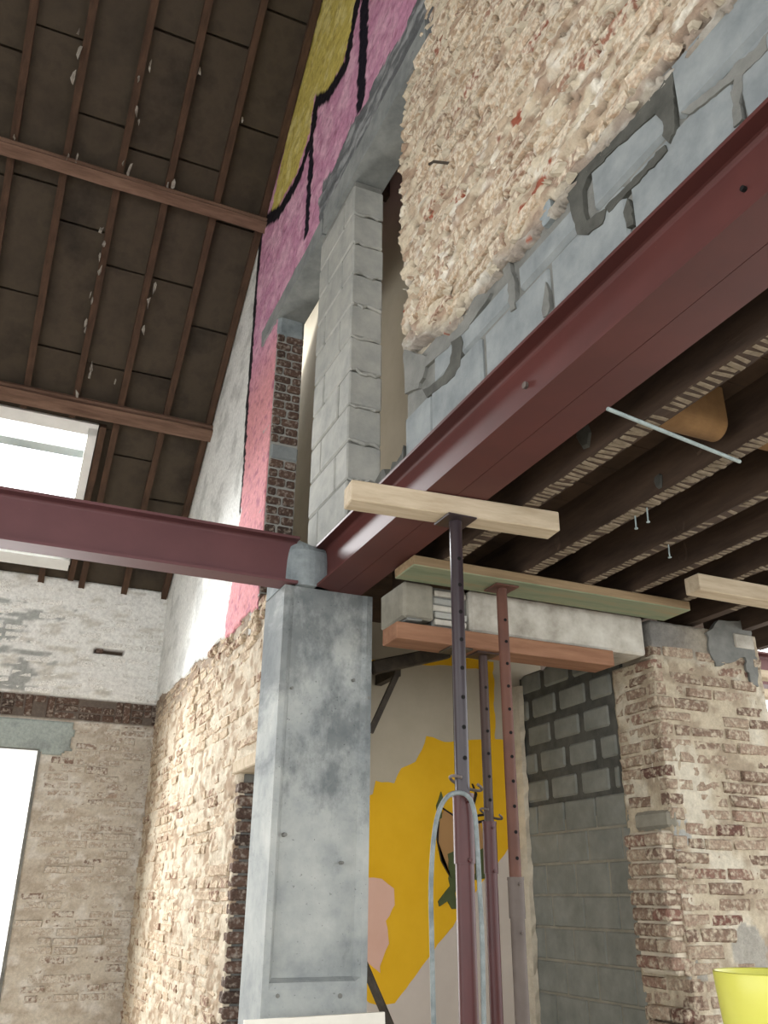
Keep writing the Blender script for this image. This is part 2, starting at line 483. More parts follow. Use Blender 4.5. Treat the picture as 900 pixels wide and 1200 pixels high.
def put_bricks(bricks, fr, plane, mat, parent, depth_fn, keep=None, limit=300, far_mat=None, thick=.06, name='brick'):
    """the bricks that show largest are objects of their own, the rest one part of stuff"""
    F = frame_x(plane) if fr == 'x' else frame_y(plane)
    cand = []
    for b in bricks:
        ca, cz = (b[0] + b[1]) / 2, (b[2] + b[3]) / 2
        if keep and not keep(ca, cz, b): continue
        p = F(ca, cz, 0); x, y, z = proj(p)
        vis = z > .2 and -20 < x < 920 and -20 < y < 1220
        cand.append(((0 if vis else 1, z if z > 0 else 99), b, ca, cz))
    cand.sort(key=lambda t: t[0])
    o0 = parent['_o']; n = 0; mb = MB(); rn = []
    for i, (_, b, ca, cz) in enumerate(cand):
        d = depth_fn(ca, cz); sz = (b[1] - b[0], b[3] - b[2])
        if i < limit:
            o = bpy.data.objects.new(name, brick_mesh(mat, fr, random.randrange(8)))
            COL.objects.link(o); o.parent = parent['_e']
            p = F(ca, cz, d - thick / 2)
            o.location = (p[0] - o0[0], p[1] - o0[1], p[2] - o0[2])
            o.scale = (thick, sz[0], sz[1]) if fr == 'x' else (sz[0], thick, sz[1])
            t = random.uniform(-.025, .025)
            o.rotation_euler = (t, 0, random.uniform(-.03, .03)) if fr == 'x' else (0, t, random.uniform(-.03, .03))
        elif far_mat:
            me = brick_mesh(mat, fr, random.randrange(8))
            p = F(ca, cz, d - thick / 2); s = (thick, sz[0], sz[1]) if fr == 'x' else (sz[0], thick, sz[1])
            mb.add([tuple(p[k] + v.co[k] * s[k] for k in range(3)) for v in me.vertices], [list(q.vertices) for q in me.polygons])
            rn += [random.random()] * len(me.vertices)
    if mb.v:
        o = mb.build('brick_rest', far_mat, parent); o['kind'] = 'stuff'
        at = o.data.attributes.new('rnd', 'FLOAT', 'POINT'); at.data.foreach_set('value', rn)

def block(parent, x0, x1, y0, y1, z0, z1, mat, bev=.006, name='block', j=.003):
    v, f = bevel_box(x0, x1, y0, y1, z0, z1, bev)
    dx, dy = random.uniform(-j, j), random.uniform(-j, j)
    v = [(p[0] + dx + random.uniform(-.0015, .0015), p[1] + dy + random.uniform(-.0015, .0015), p[2] + random.uniform(-.0015, .0015)) for p in v]
    return new_obj(name, v, f, mat, parent)

H = 1.37            # underside of the steel
XW = 1.296          # face of the long dividing wall
YB = 8.1            # face of the far end wall
ROOF = lambda y: 2.70 + .88 * (8.1 - y)
FL = -ZC            # floor level

# ------------------------------------------------------------------ setting: floor
o = MB().box(-6, 9, -7, 10, FL - .1, FL).build('floor', 'floor_dust'); tag(o, kind='structure')

# ================================================================== roof over the main room
roof = thing('ceiling', (-1.2, 8.1, ROOF(8.1)), None, None, kind='structure')
RN = np.array([0, .88, 1.0]); RN /= np.linalg.norm(RN)
def rp(x, y, dn=0.0):     # point on the roof plane, dn below it
    return (x, y - RN[1] * dn, ROOF(y) - RN[2] * dn)
def roof_slab(x0, x1, ya, yb, d0, d1):
    v = [rp(x, y, d) for d in (d0, d1) for y in (ya, yb) for x in (x0, x1)]
    f = [(0, 2, 3, 1), (4, 5, 7, 6), (0, 1, 5, 4), (2, 6, 7, 3), (0, 4, 6, 2), (1, 3, 7, 5)]
    return v, f
RX = [-3.94, -3.57, -3.2, -2.83, -2.46, -2.09, -1.72, -1.35, -.975, -.605, -.235, .15, .51, .89, 1.26]
Y_TOP, Y_EAVE = 2.2, 8.4
SKX0, SKX1, SKY0, SKY1 = -.58, .37, 6.98, 7.96
for i in range(len(RX) - 1):
    xa, xb = RX[i], RX[i + 1]
    y = Y_EAVE; k = 0
    cuts = [Y_EAVE]
    yy = Y_EAVE - random.uniform(.2, .7)
    while yy > Y_TOP + .3:
        cuts.append(yy); yy -= random.uniform(.55, .8)
    cuts.append(Y_TOP)
    if xa >= SKX0 - .1 and xb <= SKX1 + .16 and xa < SKX1:
        cuts = sorted({c for c in cuts if not (SKY0 - .12 < c < SKY1 + .12)} | {SKY0, SKY1}, reverse=True)
    for ya, yb in zip(cuts[:-1], cuts[1:]):
        if abs(ya - SKY1) < 1e-6 and abs(yb - SKY0) < 1e-6 and xa >= SKX0 - .1 and xa < SKX1:
            if xb > SKX1:      # narrow strip beside the roof window
                v, f = roof_slab(SKX1, xb, ya, yb, 0, .02); new_obj('roof_panel', v, f, 'roof_board', roof)
            continue
        d = random.uniform(-.006, .006)
        v, f = roof_slab(xa + .004, xb - .004, ya - .006, yb + .006, d, d + .02)
        v = [(p[0], p[1], p[2] + random.uniform(-.006, .006)) for p in v]
        new_obj('roof_panel', v, f, 'roof_board', roof)
# covering above the boards
MB().add(*roof_slab(-4.0, SKX0, Y_TOP, Y_EAVE, -.05, -.03)).add(*roof_slab(SKX1, 1.7, Y_TOP, Y_EAVE, -.05, -.03)).add(
    *roof_slab(SKX0, SKX1, Y_TOP, SKY0, -.05, -.03)).add(*roof_slab(SKX0, SKX1, SKY1, Y_EAVE, -.05, -.03)).build('roof_covering', 'roof_board', roof)
def rafter(x, ya, yb):
    m = MB(); n = 7
    ys = np.linspace(ya, yb, n); w = .052
    prev = None; v = []; f = []
    for k, y in enumerate(ys):
        dx = random.uniform(-.006, .006)
        for sx, d in ((-w / 2, .02), (w / 2, .02), (w / 2, .085), (-w / 2, .085)):
            v.append(rp(x + sx + dx + random.uniform(-.003, .003), y, d + (random.uniform(-.004, .004) if d > .05 else 0)))
    for k in range(n - 1):
        for q in range(4):
            q2 = (q + 1) % 4; f.append((k * 4 + q, k * 4 + q2, k * 4 + 4 + q2, k * 4 + 4 + q))
    f.append((3, 2, 1, 0)); f.append(tuple((n - 1) * 4 + q for q in range(4)))
    new_obj('rafter', v, f, 'rafter_wood', roof)
for x in RX:
    if SKX0 < x < SKX1 - .02:
        rafter(x, Y_TOP, SKY0 - .05); rafter(x, SKY1 + .05, Y_EAVE)
    else:
        rafter(x, Y_TOP, Y_EAVE)
rafter(.40, 6.95, 8.1)
# purlins under the rafters
def purlin(y, w, h, seed, mat):
    R = random.Random(seed); v = []; f = []; xs = np.linspace(-4.0, XW + .1, 13)
    for x in xs:
        for sy, d in ((-w / 2, .085), (w / 2, .085), (w / 2, .085 + h), (-w / 2, .085 + h)):
            v.append(rp(x, y + sy + R.uniform(-.004, .004), d + R.uniform(-.004, .004)))
    n = len(xs)
    for k in range(n - 1):
        for q in range(4):
            q2 = (q + 1) % 4; f.append((k * 4 + q, k * 4 + q2, k * 4 + 4 + q2, k * 4 + 4 + q))
    f.append((3, 2, 1, 0)); f.append(tuple((n - 1) * 4 + q for q in range(4)))
    new_obj('purlin', v, f, mat, roof)
    new_obj('purlin_strip', *(lambda m: (m.v, m.f))(MB().add([rp(x, y + s - w * .46, d) for x in (-4, XW) for s, d in ((-.02, .085), (.02, .085), (.02, .125), (-.02, .125))],
            [(0, 1, 5, 4), (1, 2, 6, 5), (2, 3, 7, 6), (3, 0, 4, 7)])), mat, roof)
purlin(5.47, .07, .075, 3, 'purlin_wood')
purlin(6.84, .085, .085, 4, 'purlin_wood')
# torn felt and cobweb scraps caught on the rafters and purlins
for (px, py) in [(92, 38), (93, 60), (86, 92), (162, 92), (160, 128), (163, 142), (175, 80), (233, 85), (144, 192), (152, 197), (197, 216), (203, 216), (118, 270), (122, 285), (117, 300), (117, 318), (106, 345), (108, 352), (101, 378), (100, 385), (181, 335), (174, 353), (168, 385), (107, 432), (105, 440), (135, 445), (90, 462), (17, 161), (80, 184), (90, 186), (284, 140)]:
    d = ray(px, py); n = RN; p0 = np.array(rp(0, 6, .075)); t = (p0 @ n) / (d @ n); p = d * t * .997
    k = random.uniform(.02, .05); v = []
    a0 = random.uniform(0, 6.28); e1 = np.array([1., 0, 0]); e2 = np.cross(n, e1)
    for i in range(6):
        a = a0 + i * 1.047; rr = k * random.uniform(.3, 1.0)
        v.append(p + e1 * rr * math.cos(a) * .45 + e2 * rr * math.sin(a) * random.uniform(.9, 2.4) - n * random.uniform(0, .04))
    v.append(p - n * .02); v.append(p + n * .012)
    f = [(i, (i + 1) % 6, 6) for i in range(6)] + [((i + 1) % 6, i, 7) for i in range(6)]
    new_obj('felt_scrap', v, f, 'felt_scrap', roof)

# roof window
sky = thing('window_1', rp((SKX0 + SKX1) / 2, SKY1, 0), None, None, kind='structure')
def sk_box(x0, x1, ya, yb, d0, d1, name, mat):
    v, f = roof_slab(x0, x1, ya, yb, d0, d1); new_obj(name, v, f, mat, sky)
FWd = .075
sk_box(SKX0, SKX0 + .05, SKY0, SKY1, -.12, .06, 'frame', 'white_paint')
sk_box(SKX1 - FWd, SKX1, SKY0, SKY1, -.12, .06, 'frame', 'white_paint')
sk_box(SKX0, SKX1, SKY0 - .03, SKY0 + .05, -.12, .06, 'frame', 'white_paint')
sk_box(SKX0, SKX1, SKY1 - .05, SKY1 + .03, -.12, .06, 'frame', 'white_paint')
sk_box(SKX0 + .05, SKX1 - FWd, SKY0 + .19, SKY0 + .245, -.10, -.03, 'glazing_bar', 'cement_patch')
sk_box(SKX0 + .05, SKX1 - FWd, SKY0 + .05, SKY0 + .19, -.115, -.11, 'pane', 'window_glass')
sk_box(SKX0 + .05, SKX1 - FWd, SKY0 + .245, SKY1 - .05, -.115, -.11, 'pane', 'window_glass')
sk_box(SKX0, SKX1 - .01, SKY1 - .02, SKY1 + .06, .02, .10, 'sill_board', 'white_paint')

# ================================================================== far end wall (brick below, painted white above)
bw = thing('wall_back', (.2, YB, FL), None, None, kind='structure')
DX1, DZ1 = .37, 1.13       # doorway edge and head
def bk_h(a, z):
    h = .010 * (fbm(a * 14, z * 14, 3) - .5) + .012 * (fbm(a * 45, z * 45, 9, 3) - .5) + .02 * (fbm(a * 3, z * 3, 5) - .5)
    row = (z / .066) % 1.0; h = h - .006 * sstep(.80, .9, row)
    h = np.where(z > 1.60, h * .8 + .008, h)
    h = h - .05 * ((a > .69) & (a < .96) & (abs(z - 2.035) < .025))
    return h
def bk_c(a, z, d):
    c = np.zeros(a.shape + (3,)) + np.array(lin(198, 190, 176))
    c = lerpc(c, lin(180, 169, 154), sstep(.45, .65, fbm(a * 7, z * 16, 21)))
    c = lerpc(c, lin(212, 207, 198), sstep(.5, .7, fbm(a * 11, z * 13, 33)))
    white = (z > 1.60 + .02 * (fbm(a * 20, z * 3, 8) - .5))
    wcol = lerpc(np.zeros(a.shape + (3,)) + np.array(lin(236, 236, 232)), lin(208, 205, 196), sstep(.55, .72, fbm(a * 6, z * 18, 41)))
    # bare grey patches in the paint
    g = fbm(a * 5, z * 22, 55) + .45 * sstep(.55, .0, a) - .2
    wcol = lerpc(wcol, lin(166, 168, 164), sstep(.62, .68, g) * (z < 2.4))
    c = np.where(white[..., None], wcol, c)
    c = np.where(((a > .69) & (a < .96) & (abs(z - 2.035) < .025))[..., None], np.array(lin(80, 70, 60)), c)
    dk = (z > 1.40) & (z <= 1.60)
    c = np.where(dk[..., None], np.array(lin(108, 98, 90)), c)
    return c
def bk_keep(a, z):
    return ~((a < DX1) & (a > -.75) & (z < DZ1)) & (z < ROOF(YB) - .02)
field('mortar_face', frame_y(YB), -4.0, XW + .05, FL, 2.75, .022, bk_h, bk_c, 'rough_mortar', bk_keep, .25, bw)
br = lay_bricks(-.45, XW + .03, -.75, 1.39, seed=11)
put_bricks(br, 'y', YB, 'back_brick', bw, lambda a, z: random.gauss(.006, .006),
           lambda a, z, b: not (b[0] < DX1 + .03 and z < DZ1 + .05) and not (a < .66 and z > DZ1 - .02), 300)
# band of dark bricks set upright under the white paint
x = -1.6; k = 0
while x < XW:
    w = random.choice([.075, .11, .20, .20]); tall = random.random() < .35
    if tall: block(bw, x, x + .06, YB - .014, YB + .05, 1.41, 1.59, 'dark_brick', .008, 'brick'); x += .07
    else:
        for zz in (1.41, 1.475, 1.535):
            if random.random() < .85: block(bw, x, x + w - .012, YB - random.uniform(.006, .016), YB + .05, zz, zz + .054, 'dark_brick', .008, 'brick')
        x += w
# white-painted bricks
br = lay_bricks(-.45, XW + .03, 1.61, 2.60, seed=14)
put_bricks(br, 'y', YB, 'white_brick', bw, lambda a, z: random.gauss(.009, .003), lambda a, z, b: not (.6 < a < 1.05 and abs(z - 2.035) < .06) and random.random() < .7, 200)
# cement rendered lintel over the doorway
def cm_h(a, z): return .022 + .008 * (fbm(a * 9, z * 9, 61) - .5)
def cm_c(a, z, d): return lerpc(np.zeros(a.shape + (3,)) + np.array(lin(168, 178, 174)), lin(146, 154, 152), sstep(.4, .65, fbm(a * 6, z * 6, 66)))
field('cement_lintel', frame_y(YB), -1.2, .66, 1.10, 1.40, .02, cm_h, cm_c, 'rough_mortar',
      lambda a, z: (a < .64 + .02 * np.sin(z * 40)) & (z > np.where(a > DX1, 1.13 - .1 * sstep(.37, .40, a) * sstep(.6, .5, a), DZ1)) & (z < 1.39), .05, bw)
MB().box(DX1 - .004, DX1 + .022, YB - .012, YB + .25, FL, DZ1).box(-.78, DX1, YB - .012, YB + .25, DZ1 - .004, DZ1 + .02).build('door_edge_render', 'mortar_grey', bw)
# loose bits on the white paint: the slot
block(bw, .72, .78, YB - .004, YB + .03, 2.015, 2.055, 'dark_brick', .004, 'brick')

# ================================================================== long dividing wall, beyond the column
wr = thing('wall_right', (XW + .1, 6.0, FL), None, None, kind='structure')
WY0, WZ1 = 4.10, 1.62
D2Y1, D2Z1 = 4.985, .64          # doorway in the brickwork
def wb(y): return 1.655 + .018 * np.sin(y * 9) - .022 * (8.0 - y) * .9
def lw_h(a, z):
    h = .016 * (fbm(a * 12, z * 16, 103) - .5) + .016 * (fbm(a * 38, z * 44, 109, 3) - .5) + .03 * (fbm(a * 2.5, z * 2.5, 105) - .5)
    row = (z / .066) % 1.0; h = h - .007 * sstep(.78, .9, row)
    return h
def lw_c(a, z, d):
    c = np.zeros(a.shape + (3,)) + np.array(lin(196, 184, 164))
    c = lerpc(c, lin(160, 140, 118), sstep(.45, .66, fbm(a * 9, z * 11, 121)))
    c = lerpc(c, lin(210, 200, 180), sstep(.52, .7, fbm(a * 13, z * 15, 133)))
    top = sstep(1.25, 1.6, z + .3 * (fbm(a * 4, z * 4, 139) - .5))  # shade under the overhanging paint edge, put into the brickwork colour
    return lerpc(c, lin(128, 112, 98), top * .75)
def lw_keep(a, z):
    return ~((a < D2Y1) & (z < D2Z1)) & (z < wb(a) + .02 * (fbm(a * 30, z * 5, 77) - .5))
field('mortar_face', frame_x(XW + .012), WY0, YB + .02, FL, 1.72, .016, lw_h, lw_c, 'rough_mortar', lw_keep, .03, wr)
br = lay_bricks(WY0, YB, FL, 1.62, seed=21)
put_bricks(br, 'x', XW + .012, 'lower_brick', wr, lambda a, z: random.gauss(.001, .006),
           lambda a, z, b: not (b[0] < D2Y1 + .02 and z < D2Z1 + .12), 300, 'lower_brick_far')
# painted part above
BLK = [onx(px, py, XW)[1:] for px, py in ((312, 255), (306, 275), (300, 340), (296, 400), (290, 470), (286, 540), (281, 600))]
YEL = [tuple(onx(px, py, XW)[1:]) for px, py in ((318, 246), (325, 243), (347, 204), (364, 151), (368, 113), (385, 104), (403, 72), (417, 0), (430, -70), (380, -70), (362, 20), (345, 120))]
YEDGE = [tuple(onx(px, py, XW)[1:]) for px, py in ((312, 258), (328, 248), (351, 206), (367, 153), (371, 118), (387, 108), (406, 75), (419, 0), (432, -70))]
BLR = [tuple(onx(px, py, XW)[1:]) for px, py in ((428, -20), (425, 60), (423, 118))]
BLM = [tuple(onx(px, py, XW)[1:]) for px, py in ((366, 150), (363, 210), (359, 272))]
ZL1 = 3.63                       # underside of the lintels
def pw_h(a, z):
    h = .014 * (fbm(a * 14, z * 20, 203) - .5) + .012 * (fbm(a * 40, z * 52, 207, 3) - .5)
    row = (z / .066) % 1.0; h = h - .004 * sstep(.8, .92, row)
    rough = np.where(a > 5.46, .35, 1.0)
    h = h * rough
    mort = mort_mask(a, z)
    return h + mort * .02 * (fbm(a * 9, z * 30, 213) - .35)
def mort_mask(a, z):
    e = z - (4.07 + .03 * np.sin(a * 13) + .07 * (fbm(a * 8, z * 8, 217) - .5))
    return ((e < 0) & (a < 3.98 + .1 * (fbm(a * 5, z * 9, 219) - .5))).astype(float)
def pw_c(a, z, d):
    n = fbm(a * 10, z * 10, 221)
    pink = lerpc(np.zeros(a.shape + (3,)) + np.array(lin(192, 138, 164)), lin(212, 166, 186), sstep(.4, .7, n))
    pink = lerpc(pink, lin(208, 146, 150), sstep(3.9, 3.1, z))
    pink = lerpc(pink, lin(150, 96, 120), sstep(.60, .72, fbm(a * 22, z * 30, 223)) * .6)
    white = lerpc(np.zeros(a.shape + (3,)) + np.array(lin(222, 222, 218)), lin(196, 196, 192), sstep(.5, .75, fbm(a * 5, z * 7, 225)))
    lx = np.interp(z, [1.5, 1.7, 1.95, 2.43, 3.28, 4.04, 4.92], [5.55, 5.6, 5.5, 5.42, 5.47, 5.48, 5.48])
    c = np.where((a > lx)[..., None], white, pink)
    bl = segdist(a, z, [tuple(p) for p in BLK])
    wd = np.interp(z, [2.3, 3.2, 4.2, 5], [.006, .035, .04, .05]) * (.7 + .6 * fbm(a * 9, z * 9, 231))
    c = np.where((bl < wd)[..., None], np.array(lin(30, 26, 30)), c)
    for pts, w in ((BLR, .075), (BLM, .05)):
        c = np.where((segdist(a, z, pts) < w * (.75 + .4 * fbm(a * 14, z * 14, 233)))[..., None], np.array(lin(28, 24, 34)), c)
    c = np.where((segdist(a, z, YEDGE) < .06)[..., None], np.array(lin(26, 22, 28)), c)
    iy = inpoly(a, z, YEL)
    ycol = lerpc(np.zeros(a.shape + (3,)) + np.array(lin(198, 182, 98)), lin(214, 202, 132), sstep(.45, .7, n))
    ycol = lerpc(ycol, lin(150, 132, 70), sstep(.6, .72, fbm(a * 24, z * 30, 239)) * .6)
    c = np.where(iy[..., None], ycol, c)
    mo = mort_mask(a, z)
    mc = lerpc(np.zeros(a.shape + (3,)) + np.array(lin(96, 98, 100)), lin(150, 152, 152), sstep(.4, .65, fbm(a * 6, z * 40, 241)))
    return c * (1 - mo[..., None]) + mc * mo[..., None]
def pw_keep(a, z):
    up = z < ROOF(a) - .01
    lo = np.where(a > 4.8, z > wb(a) - .03, z > ZL1 + .02)
    right = (a > 2.42)
    return up & lo & right
field('painted_face', frame_x(XW), 2.4, YB + .02, 1.45, 7.6, .018, pw_h, pw_c, 'painted_masonry', pw_keep, .17, wr)
# cores behind the faces
m = MB().box(XW + .1, XW + .30, D2Y1 + .02, YB + .2, FL, 1.55).box(XW + .1, XW + .30, WY0, D2Y1 + .02, D2Z1 + .10, 1.55)
m.build('wall_core', 'mortar_grey', wr)
# broken brick ends along the bottom of the paint
for i in range(26):
    y = random.uniform(4.35, 6.0); z = float(wb(np.array(y))) - random.uniform(.0, .14)
    block(wr, XW - random.uniform(.0, .02), XW + .08, y, y + random.uniform(.05, .13), z - .05, z, 'lower_brick', .012, 'brick_fragment')
# brick reveal where the upper opening starts (dark brickwork)
YJ = 4.80
br = []
z = 1.60; row = 0
while z < 3.50:
    if abs(z - 2.55) < .04:
        block(wr, XW + .01, XW + .19, YJ - .012, YJ + .1, z, z + .10, 'block_grey', .01, 'patch_block'); z += .115; continue
    cut = XW + (.075 if row % 2 else .115) + random.uniform(-.015, .015)
    for x0, x1 in ((XW + .008, cut - .006), (cut + .006, XW + .185)):
        block(wr, x0, x1, YJ - .006 - random.uniform(0, .012), YJ + .09, z, z + .052 + random.uniform(-.004, .003), 'dark_brick', .008, 'brick')
    z += .0645; row += 1
MB().box(XW + .006, XW + .19, YJ + .004, YJ + .2, 1.45, ZL1).build('reveal_mortar', 'block_pale', wr)
MB().box(XW + .002, XW + .19, YJ - .02, YJ + .1, 3.50, ZL1 + .03, .02).build('bearing_pad', 'cap_concrete', wr)
# reveal of the doorway in the brickwork: dark bricks
z = FL; row = 0
MB().box(XW + .03, XW + .32, D2Y1 + .015, D2Y1 + .2, FL, D2Z1 + .02).build('reveal_mortar', 'mortar_grey', wr)
while z < D2Z1 - .05:
    w = .19 if row % 2 else .10
    for x0, x1 in ((XW + .012, XW + .012 + w), (XW + .024 + w, XW + .31)):
        block(wr, x0, x1, D2Y1 - .004 - random.uniform(0, .014), D2Y1 + .08, z, z + .058, 'dark_brick', .009, 'brick')
    z += .069; row += 1
MB().box(XW - .012, XW + .30, 4.12, 5.06, D2Z1 + .005, D2Z1 + .075, .006).build('door_lintel_board', 'pale_timber', wr)

# lintels over the upper openings
def lintel(name, y0, y1, z0, z1, label):
    m = MB(); n = 16; v = []; f = []; ys = np.linspace(y0, y1, n)
    for y in ys:
        for x, z in ((XW - .012, z0), (XW + .185, z0), (XW + .185, z1), (XW - .012, z1)):
            v.append((x + random.uniform(-.003, .003), y, z + random.uniform(-.003, .003)))
    for k in range(n - 1):
        for q in range(4):
            q2 = (q + 1) % 4; f.append((k * 4 + q, k * 4 + 4 + q, k * 4 + 4 + q2, k * 4 + q2))
    f.append((0, 1, 2, 3)); f.append(tuple((n - 1) * 4 + q for q in (3, 2, 1, 0)))
    o = new_obj(name, v, f, 'lintel_concrete'); tag(o, label, 'lintel')
    return o
lintel('concrete_lintel', 3.90, 5.17, ZL1 + .005, ZL1 + .13, 'grey concrete lintel above the narrow opening beside the dark brick reveal')
lintel('concrete_lintel', 2.50, 3.885, ZL1 + .005, ZL1 + .17, 'grey concrete lintel running from the block pillar into the rough brickwork')
MB().box(XW + .03, XW + .185, 2.42, 5.2, ZL1 + .175, 4.4).build('wall_core', 'mortar_grey', wr)

# ================================================================== block pillar between the openings
PY0, PY1, PX1 = 3.41, 3.952, XW + .178
bp = thing('block_pillar', (XW + .09, 3.68, H + .225), 'pale grey concrete block pillar between the two tall openings', 'pillar')
z = H + .23; row = 0
while z < ZL1 - .06:
    h = min(.19, ZL1 - z - .005)
    cut = PY0 + (.39 if row % 2 == 0 else .15) + random.uniform(-.02, .02)
    for y0, y1 in ((PY0, cut - .005), (cut + .005, PY1)):
        block(bp, XW + .004, PX1, y0, y1, z, z + h, 'block_pale', .007)
    z += .2; row += 1
MB().box(XW + .012, PX1 - .008, PY0 + .008, PY1 - .008, H + .225, ZL1).build('mortar_core', 'mortar_grey', bp)
for i in range(9):       # mortar squeezed out of the joints
    z = H + .23 + .2 * (i + 1) - .006
    pts = [(x, PY0 - .002 - random.uniform(0, .006), z + random.uniform(-.012, .008)) for x in np.linspace(XW + .01, PX1 - .01, 7)]
    MB().tube(pts, [random.uniform(.006, .013) for _ in pts], 6).build('mortar_joint', 'block_pale', bp)

# ================================================================== upper wall on the steel: blocks, then rough old brickwork
wu = thing('wall_upper', (XW + .1, 1.2, H + .226), None, None, kind='structure')
UZ0, UZ1, UY0 = 1.93, 4.7, -.4
def ubot(y): return np.interp(y, [-.5, .9, 1.25, 1.5, 1.75, 2.05, 2.35, 2.55, 2.8], [1.93, 1.93, 1.95, 1.955, 1.93, 1.95, 1.93, 2.02, 2.13])
def uedge(z): return np.interp(z, [1.9, 2.1, 3.5, 3.62, 3.95, 4.7], [2.76, 2.80, 2.80, 2.74, 2.47, 2.44])
def up_h(a, z):
    w = .03 * (fbm(a * 7, z * 7, 301) - .5)
    h = .050 * (fbm((a + w) * 8, (z + w) * 26, 303, 4) - .5) + .020 * (fbm(a * 34, z * 50, 309, 3) - .5) + .03 * (fbm(a * 2.2, z * 2.2, 305) - .5)
    fl = fbm(a * 9 + 3 * w, z * 26, 311, 3)
    h = h + .012 * (np.floor(fl * 7) / 7 - .5) * 2
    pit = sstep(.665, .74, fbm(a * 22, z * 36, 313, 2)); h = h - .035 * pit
    row = (z / .066) % 1.0; h = h - .006 * sstep(.75, .9, row)
    return h
def up_c(a, z, d):
    n = fbm(a * 8, z * 13, 321)
    c = lerpc(np.zeros(a.shape + (3,)) + np.array(lin(200, 188, 166)), lin(182, 164, 142), sstep(.42, .62, n))
    c = lerpc(c, lin(222, 216, 202), sstep(.50, .68, fbm(a * 12, z * 16, 323)) * sstep(3.1, 2.2, z - .25 * (a - 1.5)))
    c = lerpc(c, lin(154, 130, 110), sstep(.52, .66, fbm(a * 9, z * 26, 327)) * .85)
    c = lerpc(c, lin(96, 84, 74), sstep(.665, .74, fbm(a * 22, z * 36, 313, 2)) * .8)  # pits darker and browner: bare brick, with crevice shade painted in
    e = z - ubot(a)
    c = lerpc(c, lin(140, 136, 130), sstep(.10, .0, e) * .7)
    c = np.where((sstep(.755, .77, fbm(a * 6, z * 13, 331)) > .5)[..., None], np.array(lin(150, 88, 70)), c)
    return c
def up_keep(a, z):
    j = .05 * (fbm(a * 12, z * 12, 341) - .5) + .02 * (fbm(a * 50, z * 50, 343, 2) - .5)
    return (z > ubot(a) + j) & (a < uedge(z) + j * .8)
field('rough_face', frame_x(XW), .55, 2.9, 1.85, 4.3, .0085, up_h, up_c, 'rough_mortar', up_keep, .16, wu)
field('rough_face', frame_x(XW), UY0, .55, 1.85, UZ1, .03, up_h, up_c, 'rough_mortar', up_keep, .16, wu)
br = lay_bricks(UY0, 2.80, 1.95, 4.3, seed=31)
put_bricks(br, 'x', XW, 'upper_brick', wu, lambda a, z: random.gauss(.006, .009),
           lambda a, z, b: bool(z - .03 > ubot(a) + .03 and b[1] < uedge(z) - .01), 300, 'upper_brick_far')
MB().box(XW + .05, XW + .178, UY0, 2.74, 1.96, 3.55).box(XW + .05, XW + .178, UY0, 2.40, 3.55, 4.6).build('wall_core', 'mortar_cream', wu)
# dark crumbly mortar left on top of the steel beside the pillar
v = []; f = []; ys = np.linspace(2.80, 3.40, 16)
for y in ys:
    hh = .03 + .05 * random.random()
    v += [(XW + .004 + random.uniform(0, .012), y, H + .225), (XW + .01 + random.uniform(0, .02), y, H + .225 + hh), (XW + .16, y, H + .225 + hh * .8), (XW + .17, y, H + .225)]
for k in range(len(ys) - 1):
    for q in range(3): f.append((k * 4 + q, k * 4 + q + 1, k * 4 + 5 + q, k * 4 + 4 + q))
f += [(3, 2, 1, 0), tuple((len(ys) - 1) * 4 + q for q in range(4))]
new_obj('mortar_bed', v, f, 'mortar_dark', wu)
# loose lumps standing proud of the face
for i in range(120):
    y = random.uniform(.75, 2.72); z = float(ubot(y)) + random.random() ** 1.5 * 1.7 + .02
    if y > float(uedge(z)) - .06: continue
    r = random.uniform(.008, .026); v = []
    for k in range(7):
        a = k * 6.283 / 7; rr = r * random.uniform(.6, 1.2); v.append((XW + .005, y + rr * 1.5 * math.cos(a), z + rr * .8 * math.sin(a)))
    for k in range(7):
        a = k * 6.283 / 7; rr = r * random.uniform(.3, .7); v.append((XW - random.uniform(.008, .026), y + rr * 1.5 * math.cos(a), z + rr * .8 * math.sin(a)))
    f = [(k, k + 7, (k + 1) % 7 + 7, (k + 1) % 7) for k in range(7)] + [tuple(range(13, 6, -1))]
    new_obj('mortar_lump', v, f, 'mortar_cream' if random.random() < .75 else 'upper_brick', wu)
# a bent nail left in the wall
p = onx(525, 190, XW)
MB().tube([(XW + .02, p[1], p[2]), (XW - .05, p[1] + .03, p[2] + .01), (XW - .055, p[1] + .06, p[2] + .02)], .006, 8).build('nail', 'dark_steel', wu)
# grey blocks bedded on the steel
BX = XW + .016
zb = H + .228
for y0, y1 in ((2.56, 2.795), (2.17, 2.55), (1.765, 2.155), (1.395, 1.745), (1.0, 1.375), (.6, .985), (.2, .59), (-.4, .19)):
    block(wu, BX, XW + .178, y0, y1, zb, zb + .19, 'block_grey', .008)
for y0, y1, z1 in ((2.365, 2.53, .125), (1.94, 2.34, .10), (1.575, 1.92, .10), (1.205, 1.525, .155), (.80, 1.175, .19), (.4, .79, .19), (0, .39, .19)):
    block(wu, BX - .002, XW + .178, y0, y1, zb + .2, zb + .2 + z1, 'block_grey', .014)
MB().box(BX + .012, XW + .17, UY0, 2.79, zb - .004, 2.02).build('mortar_bed', 'mortar_grey', wu)
def ragged(poly, step=9.0, amp=1.6, seed=1):
    """subdivide an outline and roughen it"""
    R = random.Random(seed); out = []; n = len(poly)
    for i in range(n):
        (x0, y0), (x1, y1) = poly[i], poly[(i + 1) % n]; L = math.hypot(x1 - x0, y1 - y0); k = max(1, int(L / step))
        for q in range(k):
            t = q / k; out.append((x0 + (x1 - x0) * t + R.uniform(-amp, amp), y0 + (y1 - y0) * t + R.uniform(-amp, amp)))
    return out
